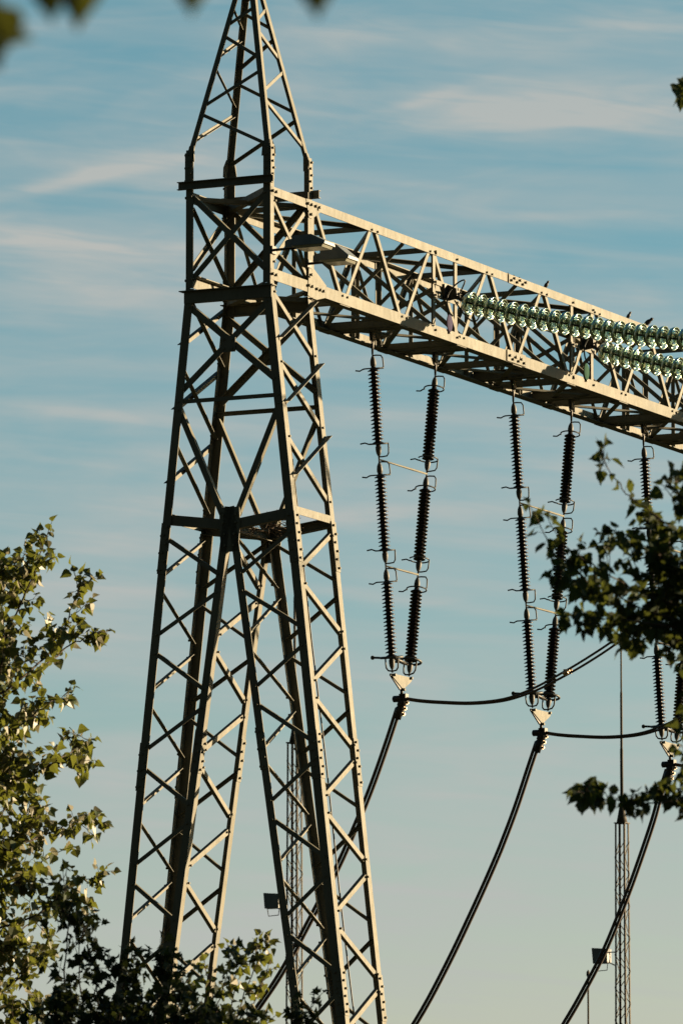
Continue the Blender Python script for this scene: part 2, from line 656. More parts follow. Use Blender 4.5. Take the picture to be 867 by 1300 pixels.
CORN = {'Q': (0, 0), 'P': (W, 0), 'S': (0, W), 'R': (W, W)}
for k, (a, b) in CORN.items():
    m = MB()
    sx = 1 if a == 0 else -1
    sy = 1 if b == 0 else -1
    m.angle(spire_pt(a, b, ZS0), spire_pt(a, b, ZS1), (sx, 0, 0), (0, sy, 0), 0.075, 0.075, 0.009)
    tower.part('spire_post', m, M['steel'])
    # splice sleeve where the spire meets the shaft
    g = MB()
    e = 0.011
    x0, y0 = a - sx * e, b - sy * e
    g.angle((x0, y0, 19.56), (x0, y0, 19.98), (sx, 0, 0), (0, sy, 0), 0.105, 0.105, 0.010)
    q = spire_pt(a, b, 20.08)
    for dd, nn in (((sx, 0, 0), (0, -sy, 0)), ((0, sy, 0), (-sx, 0, 0))):
        dd, nn = Vector(dd), Vector(nn)
        base = Vector((a, b, 0)) + nn * 0.004
        pts = [base + Z * 19.86, base + dd * 0.125 + Z * 19.86, base + dd * 0.115 + Z * 19.98,
               Vector((q.x, q.y, 0)) + dd * 0.07 + nn * 0.002 + Z * 20.08, Vector((q.x, q.y, 0)) + nn * 0.002 + Z * 20.08]
        g.plate(pts, nn, 0.008)
        for i in range(5):
            g.bolt(base + dd * (0.035 + 0.03 * (i % 2)) + nn * 0.006 + Z * (19.62 + i * 0.085), nn)
    tower.part('splice_sleeve', g, M['steel'])
m = MB()
m.bar((W / 2, W / 2, ZS1 - 0.25), (W / 2, W / 2, ZAP + 0.35), 0.03, 0.03)
m.box((W / 2, W / 2, ZS1 + 0.02), 0.16, 0.16, 0.02)
tower.part('spire_tip', m, M['steel'])


def lace(m, p0, p1, n, w=0.06, low=True, w2=None, t=0.007, out=False, inset=0.016):
    """a lacing angle lying in the face with outward normal n; low puts the standing leg on the lower edge"""
    p0, p1, n = Vector(p0), Vector(p1), Vector(n)
    if abs(n.y) > 0.9:
        low = False
    ax = (p1 - p0).normalized()
    n = (n - ax * ax.dot(n)).normalized()
    u = ax.cross(n)
    ref = Z if abs(ax.z) < 0.9 else X
    if u.dot(ref) < 0:
        u = -u
    if not low:
        u = -u
    off = -n * inset if not out else n * 0.003
    m.angle(p0 - u * w / 2 + off, p1 - u * w / 2 + off, u, -n if not out else n, w, w2 or w * 0.85, t)


def brace(p0, p1, n, w=0.06, name='diagonal_brace', mat='steel', thing=None, bolts=True, **kw):
    m = MB()
    lace(m, p0, p1, n, w, **kw)
    if bolts:
        nn = Vector(n)
        ax = (Vector(p1) - Vector(p0)).normalized()
        nn = (nn - ax * ax.dot(nn)).normalized()
        for p in (Vector(p0) + ax * 0.03, Vector(p1) - ax * 0.03):
            m.bolt(p + nn * 0.002, nn, 0.015, 0.022)
    return (thing or tower).part(name, m, M[mat])


# spire bracing (levels measured per face)
FZ = [19.99, 20.52, 20.60, 21.06, 21.20, 21.58, 21.69, 21.95, 22.05, 22.25]
RZ = [20.14, 20.66, 20.75, 21.16, 21.28, 21.62, 21.73, 21.98, 22.08, 22.27]


def spire_lace(ca, cb, lev, n):
    for i in range(len(lev) // 2):
        a, b = (ca, cb) if i % 2 == 0 else (cb, ca)
        p0, p1 = spire_pt(*CORN[a], lev[2 * i]), spire_pt(*CORN[b], lev[2 * i + 1])
        d = (p1 - p0).normalized()
        brace(p0 + d * 0.03, p1 - d * 0.03, n, 0.045, 'spire_brace', w2=0.035, inset=0.012, bolts=False)


spire_lace('P', 'Q', FZ, (0, -1, 0))
spire_lace('S', 'R', FZ, (0, 1, 0))
spire_lace('Q', 'S', RZ, (-1, 0, 0))
spire_lace('R', 'P', RZ, (1, 0, 0))

# shaft cross plates: top (z 19.55) and lower (z 18.15)
for yy, oy in ((-0.012, 1), (W + 0.012, -1)):
    m = MB()
    m.channel((-0.10, yy, 19.545), (W + 0.05 if oy > 0 else W + 0.10, yy, 19.545), Z, (0, -oy, 0), 0.105, 0.055)
    tower.part('cross_channel', m, M['steel'])
    m = MB()
    m.channel((-0.02, yy, 18.075), (W + 0.02, yy, 18.075), Z, (0, oy, 0), 0.15, 0.06)
    m.box((W / 2 - 0.01, yy + oy * 0.02, 18.158), W + 0.13, 0.13, 0.012)
    tower.part('cross_channel', m, M['steel'])
for xx, ox in ((0, -1), (W, 1)):
    for zz, hh in ((19.40, 0.115), (18.31, 0.15)):
        m = MB()
        m.angle((xx + ox * 0.003, 0.02, zz + hh / 2), (xx + ox * 0.003, W - 0.02, zz + hh / 2), (0, 0, -1), (-ox, 0, 0), hh, 0.10, 0.011)
        for q in (0.05, 0.15):
            m.bolt((xx + ox * 0.004, q, zz), (ox, 0, 0), 0.019, 0.03)
        tower.part('side_plate', m, M['steel'])
# plan bracing inside the shaft
for zz in (19.36, 18.12):
    brace((0.05, W - 0.05, zz), (W - 0.05, 0.05, zz + 0.0), (0, 0, -1), 0.10, 'plan_brace', bolts=False)
    brace((0.05, 0.05, zz - 0.03), (W - 0.05, W - 0.05, zz - 0.03), (0, 0, -1), 0.07, 'plan_brace', bolts=False)


def xbrace(xa, xb, y, za0, zb0, za1, zb1, w, n, node=None, gz=None):
    """crossing pair on a front or rear face"""
    dy = 0.0 if n[1] < 0 else 0.0
    brace((xa, y, za0), (xb, y, zb1), n, w)
    brace((xb, y, zb0), (xa, y, za1), n, w, inset=0.030)
    if node:
        m = MB()
        gx, gzz, s = node
        yo = y - (-n[1]) * 0.0
        m.plate([(gx - s, y + 0.05 * (-n[1]), gzz - s), (gx + s, y + 0.05 * (-n[1]), gzz - s * 1.05),
                 (gx + s, y + 0.05 * (-n[1]), gzz + s), (gx - s, y + 0.05 * (-n[1]), gzz + s * 1.05)], (0, -1, 0), 0.012)
        tower.part('gusset_plate', m, M['steel'])


for yy, n in ((0, (0, -1, 0)), (W, (0, 1, 0))):
    # prism X
    brace((0.06, yy, 19.42), (W - 0.06, yy, 18.36), n, 0.075)
    brace((W - 0.06, yy, 19.40), (0.06, yy, 18.30), n, 0.075, inset=0.028)
    # upper splayed X with square gusset
    zc = 17.43
    brace((cQ(18.0) + 0.05, yy, 17.97), (cP(16.95) - 0.06, yy, 16.92), n, 0.085)
    brace((cP(18.0) - 0.05, yy, 17.97), (cQ(16.95) + 0.06, yy, 16.86), n, 0.085, inset=0.030)
    m = MB()
    gy = yy - 0.014 * n[1]
    gx = (cQ(zc) + cP(zc)) / 2
    s = 0.105
    m.plate([(gx - s, gy, zc - s), (gx + s, gy, zc - s), (gx + s, gy, zc + s), (gx - s, gy, zc + s)], n, 0.012)
    for bx in (-0.06, 0.06):
        for bz in (-0.06, 0.06):
            m.bolt((gx + bx, gy + n[1] * 0.010, zc + bz), n)
    tower.part('gusset_plate', m, M['steel'])
    # strut
    brace((cQ(16.74) + 0.02, yy, 16.72), (cP(16.74) - 0.02, yy, 16.72), n, 0.055, 'horizontal_strut')
    # the long V down to the knee
    brace((cQ(16.64) + 0.05, yy, 16.64), (0.53, yy, 15.20), n, 0.080)
    brace((cP(16.62) - 0.05, yy, 16.64), (0.72, yy, 15.20), n, 0.080, inset=0.030)
    # knee: gusset and two sloping plates
    m = MB()
    m.plate([(0.50, gy, 15.30), (0.78, gy, 15.30), (0.79, gy, 15.06), (0.76, gy, 14.72), (0.52, gy, 14.72), (0.49, gy, 15.06)], n, 0.014)
    for bx, bz in ((0.55, 15.2), (0.55, 15.1), (0.73, 15.2), (0.73, 15.1), (0.57, 14.95), (0.71, 14.95), (0.58, 14.8), (0.70, 14.8)):
        m.bolt((bx, gy + n[1] * 0.012, bz), n)
    tower.part('gusset_plate', m, M['steel'])
    for xo, zo in ((cQ(15.2), 15.20), (cP(15.2), 15.19)):
        m = MB()
        m.channel((xo, yy - n[1] * 0.018, zo), (0.64, yy - n[1] * 0.018, 15.07), Z, (0, -n[1], 0), 0.13, 0.09)
        tower.part('knee_plate', m, M['steel'])

# side faces x = outer planes: crossed lacing above the knee
SIDE = [(18.10, 17.37), (17.18, 16.42), (16.20, 15.44)]
SIDE_OUT = [(18.10, 17.46), (17.28, 16.62), (16.32, 15.66)]
for cf, s in ((cP, 1), (cQ, -1)):
    n = (s, 0, 0)
    for (za, zb) in SIDE:
        if s > 0:
            brace((cf(za), 0.07, za), (cf(zb), W - 0.05, zb), n, 0.062)
        else:
            brace((cf(za), 0.07, za), (cf(zb), W - 0.05, zb), n, 0.075)
    for (za, zb) in SIDE_OUT:
        brace((cf(za) + 0, W + 0.03, za), (cf(zb), 0.08, zb), n, 0.05, out=True, bolts=False, low=False, w2=0.075)
    # prism X on side faces
    brace((cf(19.3), 0.10, 19.30), (cf(18.4), W - 0.06, 18.42), n, 0.055 if s > 0 else 0.08)
    brace((cf(19.3), W - 0.10, 19.32), (cf(18.4), 0.08, 18.46), n, 0.06, inset=0.026)
    # knee tie
    m = MB()
    m.angle((cf(15.27) + s * 0.002, 0.03, 15.27), (cf(15.27) + s * 0.002, W - 0.03, 15.27), (0, 0, -1), (-s, 0, 0), 0.10, 0.09, 0.011)
    tower.part('knee_plate', m, M['steel'])
for xx in (iL, iR):
    m = MB()
    s = -1 if xx is iL else 1
    m.channel((0.64 + s * 0.01, 0.03, 15.05), (0.64 + s * 0.01, W - 0.03, 15.05), Z, (s, 0, 0), 0.12, 0.05)
    tower.part('knee_plate', m, M['steel'])

# zigzag lacing of the two splayed legs, node levels one bay apart
BAY = 1.483


def zigzag(fa, fb, ya, yb, zstart, n, count, w, phase, name='diagonal_brace', swap=False):
    z = zstart
    for i in range(count):
        if i % 2 == phase:
            pa, pb = (fa, ya, z), (fb, yb, z - 0.60)
        else:
            pa, pb = (fb, yb, z), (fa, ya, z - 0.60)
        (f0, y0, z0), (f1, y1, z1) = pa, pb
        p0, p1 = Vector((f0(z0), y0, z0)), Vector((f1(z1), y1, z1))
        d = (p1 - p0).normalized()
        low = True
        if abs(n[0]) > 0.5:
            low = (y1 > y0)
        m = MB()
        lace(m, p0 + d * 0.05, p1 - d * 0.05, n, w, low=low)
        nn = Vector(n)
        for p in (p0 + d * 0.09, p1 - d * 0.09):
            m.bolt(p + nn * 0.002, nn, 0.015, 0.026)
        tower.part(name, m, M['steel'])
        z -= BAY / 2


NB = 14
for cf, s in ((cP, 1), (cQ, -1)):            # outer side faces
    zigzag(cf, cf, 0.045, W - 0.045, 15.05, (s, 0, 0), NB, 0.066, 1)
for cf, s in ((iL, 1), (iR, -1)):            # inner side faces: opposite phase
    zigzag(cf, cf, 0.045, W - 0.045, 15.05 - 0.08, (s, 0, 0), NB, 0.066, 0)
for (fo, fi) in ((cQ, iL), (cP, iR)):
    zigzag(fo, fi, 0, 0, 14.99, (0, -1, 0), NB, 0.055, 0)
    zigzag(fo, fi, W, W, 14.99, (0, 1, 0), NB, 0.048, 1)
# concrete footings
for f in (lambda z: (cQ(z) + iL(z)) / 2, lambda z: (cP(z) + iR(z)) / 2):
    m = MB()
    m.box((f(0), W / 2, 0.10), 0.9, 1.7, 0.5)
    tower.part('footing', m, material('concrete', (0.28, 0.27, 0.25), 0.9, 0, 0.2, 4, 0.3))

# ------------------------------------------------------------------ lattice beam
BY0, BY1 = W + 0.004, 20.4
beam = Thing('lattice_beam', (W / 2, W, 18.3), 'long horizontal steel lattice beam reaching right from the tower shaft', 'lattice beam')
ZTC, ZBC = 19.465, 18.235              # top edge of the top chord, lower edge of the bottom chord
HT, HB = 0.118, 0.152
for xx, s in ((W, 1), (0, -1)):
    for z0, d, h in ((ZTC, -1, HT), (ZBC, 1, HB)):
        m = MB()
        x = xx + s * 0.001
        m.angle((x, BY0, z0), (x, BY1, z0), (0, 0, d), (-s, 0, 0), h, h, 0.012)
        # splice plate in the third bay
        ys = 7.42 if d < 0 else 7.36
        m.plate([(x, ys, z0 + d * 0.006), (x, ys + 0.62, z0 + d * 0.006), (x, ys + 0.62, z0 + d * (h + 0.012)), (x, ys, z0 + d * (h + 0.012))], (s, 0, 0), 0.016)
        for i in range(6):
            m.bolt((x + s * 0.014, ys + 0.07 + i * 0.095, z0 + d * (0.045 if i % 2 else 0.085)), (s, 0, 0), 0.018, 0.032)
            if d < 0:
                m.bolt((x - s * (0.03 + 0.03 * (i % 2)), ys + 0.07 + i * 0.095, z0 - 0.001), (0, 0, 1), 0.014, 0.022)
        beam.part('chord', m, M['steel'])
TOP = [1.30 + 1.835 * k for k in range(11)]
BOT = [2.22 + 1.835 * k for k in range(10)]
ZTN, ZBN = 19.395, 18.32
POSTS = []
for k in range(3):
    POSTS += [5.04 + 4.59 * k, 5.74 + 4.59 * k]
for xx, s in ((W, 1), (0, -1)):
    n = (s, 0, 0)
    seq = []
    for i, b in enumerate(BOT):
        seq += [((TOP[i] + 0.07, ZTN), (b - 0.055, ZBN)), ((b + 0.055, ZBN), (TOP[i + 1] - 0.07, ZTN))]
    for (ya, za), (yb, zb) in seq:
        brace((xx, ya, za), (xx, yb, zb), n, 0.064 if s > 0 else 0.075, thing=beam, low=(yb > ya), w2=0.05)
        if s > 0:
            m = MB()
    for yp in POSTS:
        m = MB()
        m.angle((xx - s * 0.014, yp + 0.04, ZBC + 0.02), (xx - s * 0.014, yp + 0.04, ZTC - 0.02), (0, -1, 0), (-s, 0, 0), 0.08, 0.06, 0.009)
        for z in (ZTN, ZBN):
            m.bolt((xx + s * 0.002, yp, z), n, 0.015, 0.028)
        beam.part('post', m, M['steel'])
# end post beside the tower shaft
for xx, s in ((W, 1), (0, -1)):
    m = MB()
    m.angle((xx - s * 0.013, W + 0.012, ZBC + 0.03), (xx - s * 0.013, W + 0.012, ZTC - 0.03), (0, 1, 0), (-s, 0, 0), 0.085, 0.085, 0.011)
    m.plate([(xx + s * 0.002, W - 0.13, 18.19), (xx + s * 0.002, W + 0.06, 18.15), (xx + s * 0.002, W + 0.42, 18.24), (xx + s * 0.002, W + 0.42, 18.40),
             (xx + s * 0.002, W + 0.06, 18.56), (xx + s * 0.002, W - 0.10, 18.56)], (s, 0, 0), 0.009)
    for yb, zb in ((W - 0.05, 18.47), (W - 0.12, 18.32), (W - 0.02, 18.32), (W + 0.12, 18.31), (W + 0.22, 18.31), (W + 0.32, 18.31)):
        m.bolt((xx + s * 0.010, yb, zb), (s, 0, 0), 0.019, 0.032)
    m.plate([(xx + s * 0.002, W - 0.18, 19.46), (xx + s * 0.002, W + 0.25, 19.46), (xx + s * 0.002, W + 0.25, 19.35), (xx + s * 0.002, W + 0.0, 19.22), (xx + s * 0.002, W - 0.10, 19.22)], (s, 0, 0), 0.008)
    for yb, zb in ((W - 0.14, 19.40), (W - 0.04, 19.40), (W + 0.09, 19.40), (W + 0.19, 19.40), (W - 0.05, 19.27)):
        m.bolt((xx + s * 0.009, yb, zb), (s, 0, 0), 0.019, 0.032)
    beam.part('gusset_plate', m, M['steel'])
# plan bracing, top and bottom
for i, t_ in enumerate(TOP):
    m = MB()
    m.angle((0.03, t_, ZTC - 0.015), (W - 0.03, t_, ZTC - 0.015), (0, 0, -1), (0, 1, 0), 0.075, 0.06, 0.008)
    beam.part('cross_strut', m, M['steel'])
    if i < len(TOP) - 1:
        a, b = (0.06, W - 0.06) if i % 2 == 0 else (W - 0.06, 0.06)
        brace((a, t_ + 0.05, ZTC - 0.015), (b, TOP[i + 1] - 0.05, ZTC - 0.015), (0, 0, 1), 0.065, 'plan_brace', thing=beam, bolts=False)
for i, b_ in enumerate(BOT):
    m = MB()
    m.angle((0.03, b_, ZBC + 0.014), (W - 0.03, b_, ZBC + 0.014), (0, 1, 0), (0, 0, 1), 0.085, 0.085, 0.009)
    for s_ in (0.10, W - 0.10):
        m.plate([(s_ - 0.09, b_ - 0.12, ZBC - 0.003), (s_ + 0.09, b_ - 0.12, ZBC - 0.003), (s_ + 0.09, b_ + 0.18, ZBC - 0.003), (s_ - 0.09, b_ + 0.18, ZBC - 0.003)], (0, 0, -1), 0.009)
    beam.part('cross_strut', m, M['steel'])
    if i < len(BOT) - 1:
        a, b = (0.08, W - 0.08) if i % 2 == 0 else (W - 0.08, 0.08)
        brace((a, b_ + 0.10, ZBC + 0.016), (b, BOT[i + 1] - 0.05, ZBC + 0.016), (0, 0, -1), 0.08, 'plan_brace', thing=beam, bolts=False, w2=0.028)
        brace((b, b_ + 0.10, ZBC + 0.03), (a, BOT[i + 1] - 0.05, ZBC + 0.03), (0, 0, -1), 0.07, 'plan_brace', thing=beam, bolts=False, w2=0.028)
brace((W - 0.06, W + 0.1, ZBC + 0.02), (0.08, BOT[0] - 0.04, ZBC + 0.02), (0, 0, -1), 0.08, 'plan_brace', thing=beam, bolts=False)
# cross frames
for i, t_ in enumerate(TOP[1:], 1):
    brace((0.04, t_ + 0.02, ZTC - 0.10), (W - 0.04, t_ + 0.02, ZBC + 0.14), (0, -1, 0), 0.055, 'cross_frame_brace', thing=beam, bolts=False)
    if i % 2 == 0:
        brace((W - 0.04, t_ - 0.03, ZTC - 0.10), (0.04, t_ - 0.03, ZBC + 0.14), (0, -1, 0), 0.055, 'cross_frame_brace', thing=beam, bolts=False)
for i, t_ in enumerate(TOP[1:-1]):
    m = MB()
    m.angle((0.014, t_ - 0.03, ZBC + 0.02), (0.014, t_ - 0.03, ZTC - 0.02), (0, 1, 0), (1, 0, 0), 0.07, 0.06, 0.009)
    beam.part('post', m, M['steel'])
    y_ = BOT[i + 1] + 0.06
    up = i % 2 == 0
    brace((0.05 if up else W - 0.05, y_, ZBC + 0.14), (W - 0.05 if up else 0.05, y_, ZTC - 0.10), (0, -1, 0), 0.055, 'cross_frame_brace', thing=beam, bolts=False)
# hanging channels for the V strings and rails for the tension strings
VY = [(4.354 + 4.59 * k, 6.357 + 4.59 * k) for k in range(3)]
for pair in VY:
    for y_ in pair:
        m = MB()
        m.channel((0.02, y_ - 0.045, ZBC + 0.085), (W - 0.02, y_ - 0.045, ZBC + 0.085), Z, (0, -1, 0), 0.13, 0.055)
        m.channel((0.02, y_ + 0.045, ZBC + 0.085), (W - 0.02, y_ + 0.045, ZBC + 0.085), Z, (0, 1, 0), 0.13, 0.055)
        m.box((W / 2, y_, ZBC + 0.013), 0.16, 0.22, 0.014)
        m.plate([(W / 2 + 0.012, y_ - 0.055, ZBC + 0.0), (W / 2 + 0.012, y_ + 0.055, ZBC + 0.0), (W / 2 + 0.012, y_ + 0.035, ZBC - 0.12), (W / 2 + 0.012, y_ - 0.035, ZBC - 0.12)], X, 0.014)
        m.plate([(W / 2 - 0.026, y_ - 0.055, ZBC + 0.0), (W / 2 - 0.026, y_ + 0.055, ZBC + 0.0), (W / 2 - 0.026, y_ + 0.035, ZBC - 0.12), (W / 2 - 0.026, y_ - 0.035, ZBC - 0.12)], X, 0.014)
        beam.part('hanger_bracket', m, M['steel'])
for k in range(3):
    a, b = POSTS[2 * k], POSTS[2 * k + 1]
    for z_ in (18.80, 18.98):
        m = MB()
        m.angle((W - 0.002, a - 0.04, z_ + 0.035), (W - 0.002, b + 0.10, z_ + 0.035), (0, 0, -1), (-1, 0, 0), 0.065, 0.065, 0.009)
        m.bolt((W, a, z_), X, 0.016, 0.03)
        m.bolt((W, b, z_), X, 0.016, 0.03)
        beam.part('rail', m, M['steel'])
    for xa in (a, b):
        brace((W - 0.05, xa + 0.03, 18.90), (0.05, xa + 0.03, 18.40), (0, -1, 0), 0.06, 'cross_frame_brace', thing=beam, bolts=False)

# ------------------------------------------------------------------ composite long rod insulators (V sets)
ROD = 1.395


def rod_meshes():
    core = MB()
    core.mi = 0
    prof = [(0.026, -0.16)]
    n = 20
    z0, z1 = -0.225, -(ROD - 0.225)
    st = (z1 - z0) / (n - 1)
    for i in range(n):
        z = z0 + i * st
        prof += [(0.038, z + 0.014), (0.079, z - 0.008), (0.083, z - 0.015), (0.077, z - 0.018), (0.039, z - 0.006)]
    prof.append((0.026, -(ROD - 0.16)))
    core.lathe([(r, z) for r, z in prof], 24)
    cap = MB()
    cap.lathe([(0.011, 0.0), (0.012, -0.040), (0.022, -0.056), (0.034, -0.085), (0.040, -0.125), (0.040, -0.165), (0.032, -0.175), (0.032, -0.20)], 18)
    horn = MB()
    # loop round the rod with a tail on one side and a bracket on the other
    R_ = 0.135
    zr = -0.205
    path = [(-0.265, 0, zr - 0.012), (-0.20, -0.01, zr - 0.022), (-0.155, -0.02, zr - 0.004)]
    for i in range(0, 13):
        a = math.radians(188 + i * 13.5)
        path.append((R_ * math.cos(a), R_ * math.sin(a), zr))
    path += [(0.15, 0.0, zr + 0.012), (0.150, 0, zr + 0.06), (0.145, 0, zr + 0.13), (0.12, 0, zr + 0.165), (0.05, 0, zr + 0.172), (0, 0, zr + 0.17)]
    horn.tube(path, 0.0095, 8)
    half = [(R_ * math.cos(math.radians(a)), R_ * math.sin(math.radians(a)), zr) for a in range(0, 150, 15)]
    horn.tube(half, 0.0095, 8)
    return core.mesh('insulator_rod', M['porcelain']), cap.mesh('end_cap', M['galv']), horn.mesh('arcing_horn', M['tube'])


ROD_ME, CAP_ME, HORN_ME = rod_meshes()
RING = MB()
RING.ring((0, 0, -0.20), (0, 0, 1), 0.145, 0.017, 26, 10)
RING.tube([(-0.145, 0, -0.20), (-0.20, 0.0, -0.205), (-0.265, 0, -0.21)], 0.015, 10)
RING.lathe([(0.0, -0.03), (0.022, -0.02), (0.03, 0), (0.022, 0.02), (0, 0.03)], 12, (-0.28, 0, -0.21), (1, 0, 0))
for sg in (1,):
    RING.tube([(-0.115, -0.05, -0.20), (-0.115, -0.05, -0.12), (-0.105, -0.04, -0.065), (-0.07, -0.02, -0.03), (0, 0, -0.02),
               (0.07, 0.02, -0.03), (0.105, 0.04, -0.065), (0.115, 0.05, -0.12), (0.115, 0.05, -0.20)], 0.011, 8)
RING_ME = RING.mesh('grading_ring', M['tube'])


def rod_at(th, top, bot, last):
    """one rod from top to bot (portal coordinates) with caps and horns"""
    a, b = Vector(top) - th.o, Vector(bot) - th.o
    d = (b - a).normalized()
    z = -d
    x = (X - z * z.x).normalized()
    y = z.cross(x)
    R3 = Matrix((x, y, z)).transposed().to_4x4()
    r = link('insulator_rod', ROD_ME, th.e)
    r.matrix_local = Matrix.Translation(a) @ R3 @ Matrix.Diagonal((1, 1, (b - a).length / ROD, 1))
    flip = Matrix.Translation((0, 0, -ROD)) @ Matrix.Rotation(math.pi, 4, 'X')
    c = link('end_cap', CAP_ME, r)
    c = link('end_cap', CAP_ME, r)
    c.matrix_local = flip
    link('arcing_horn', HORN_ME, r)
    h = link('grading_ring' if last else 'arcing_horn', RING_ME if last else HORN_ME, r)
    h.matrix_local = flip


VLAB = ['leftmost V shaped pair of dark rod insulators hanging under the beam',
        'middle V shaped pair of dark rod insulators, partly behind leaves',
        'rightmost V shaped pair of dark rod insulators under the beam, mostly hidden behind leaves']
VX = W / 2
YOKE = []
for k in range(3):
    dy = 4.585 * k
    th = Thing('insulator_set', (VX, 5.3 + dy, 13.5), VLAB[k], 'insulator', 'V shaped insulator sets under the beam')
    aT, aB = Vector((VX, 4.354 + dy, 17.95)), Vector((VX, 4.975 + dy, 13.69))
    bT, bB = Vector((VX, 6.357 + dy, 17.95)), Vector((VX, 5.50 + dy, 13.70))
    for T_, B_ in ((aT, aB), (bT, bB)):
        for i in range(3):
            rod_at(th, T_.lerp(B_, i / 3), T_.lerp(B_, (i + 1) / 3), i == 2)
        m = MB()
        m.tube([T_ + Vector((0, 0, 0.21)), T_ + Vector((0, 0, 0.10)), T_ - Vector((0, 0, 0.02))], [0.012, 0.02, 0.014], 8)
        m.ring(T_ + Vector((0, 0, 0.15)), X, 0.028, 0.010, 12, 6)
        th.part('shackle', m, M['dark_metal'])
    for i in (1, 2):
        m = MB()
        pa, pb = aT.lerp(aB, i / 3), bT.lerp(bB, i / 3)
        m.tube([pa, pa.lerp(pb, 0.35), pa.lerp(pb, 0.7), pb], [0.011, 0.013, 0.016, 0.013], 8)
        th.part('spacer_rod', m, M['steel'])
    m = MB()
    c0 = (aB + bB) / 2
    low = Vector((VX, 5.265 + dy, 13.50))
    m.plate([aB + Vector((0.012, -0.04, -0.015)), bB + Vector((0.012, 0.05, -0.02)), bB + Vector((0.012, 0.03, -0.07)), low + Vector((0.012, 0.035, 0.01)), low + Vector((0.012, -0.035, 0.01)),
             aB + Vector((0.012, -0.04, -0.055))], X, 0.012)
    for p in (aB, bB, low + Vector((0, 0, 0.02))):
        m.bolt(p + Vector((0.024, 0, -0.03)), X, 0.02, 0.03)
    th.part('yoke_plate', m, M['steel'])
    m = MB()
    m.bar(aB + Vector((0.0, -0.065, -0.03)), low + Vector((0.0, -0.045, -0.01)), 0.022, 0.03, (0, 0, 1))
    m.tube([aB + Vector((0.0, -0.07, -0.03)), aB + Vector((0.0, 0.03, -0.02))], 0.014, 6)
    m.tube([low + Vector((0, 0, 0.02)), low - Vector((0, 0, 0.09))], 0.022, 8)
    m.tube([aB.lerp(bB, 0.1) + Z * 0.20, aB.lerp(bB, 0.9) + Z * 0.16], 0.022, 8)
    th.part('link', m, M['dark_metal'])
    YOKE.append(low)

# ------------------------------------------------------------------ clamps, droppers and jumpers
DROP = [(0.532, 13.248), (0.379, 12.829), (0.20, 12.37), (0.05, 12.02), (-0.16, 11.57), (-0.36, 11.17), (-0.72, 10.55), (-1.16, 9.83), (-1.53, 9.33), (-2.3, 8.40), (-3.4, 7.2), (-4.6, 6.0)]
DROP2 = [(0.532, 13.248), (0.40, 12.90), (0.20, 12.36), (0.02, 11.93), (-0.14, 11.58), (-0.44, 10.98), (-0.88, 10.16), (-1.36, 9.38), (-2.1, 8.4), (-3.2, 7.1), (-4.4, 6.0)]
DROP3 = [(0.545, 13.30), (0.42, 12.93), (0.31, 12.57), (0.10, 12.01), (-0.12, 11.47), (-0.45, 10.74), (-0.80, 10.13), (-1.11, 9.65), (-1.9, 8.5), (-3.0, 7.2), (-4.2, 6.0)]
JUMP = [(0.637, 13.375), (0.85, 13.335), (1.151, 13.30), (1.616, 13.265), (2.079, 13.285), (2.45, 13.375), (2.772, 13.50), (3.289, 13.745), (3.805, 14.04), (4.262, 14.39), (4.684, 14.79), (5.1, 15.35), (5.5, 16.2), (5.75, 17.2), (5.82, 17.75)]
DLAB = ['thick twin conductor curving down behind the tower legs from the leftmost insulators',
        'thick twin conductor curving down to the left from the middle insulators',
        'thick twin conductor curving down from the rightmost insulators, in front of a thin mast']
JLAB = ['twin cable sagging right from the leftmost insulator clamp then rising to the frame edge',
        'cable sagging right from the clamp under the middle insulators towards the rightmost ones',
        'cable leaving right from the clamp under the rightmost insulators, mostly outside the frame']


def smooth_path(pts, n=5):
    out = []
    P = [pts[0]] + list(pts) + [pts[-1]]
    for i in range(1, len(P) - 2):
        p0, p1, p2, p3 = P[i - 1], P[i], P[i + 1], P[i + 2]
        for j in range(n):
            t = j / n
            out.append(0.5 * ((2 * p1) + (-p0 + p2) * t + (2 * p0 - 5 * p1 + 4 * p2 - p3) * t * t + (-p0 + 3 * p1 - 3 * p2 + p3) * t ** 3))
    out.append(pts[-1])
    return out


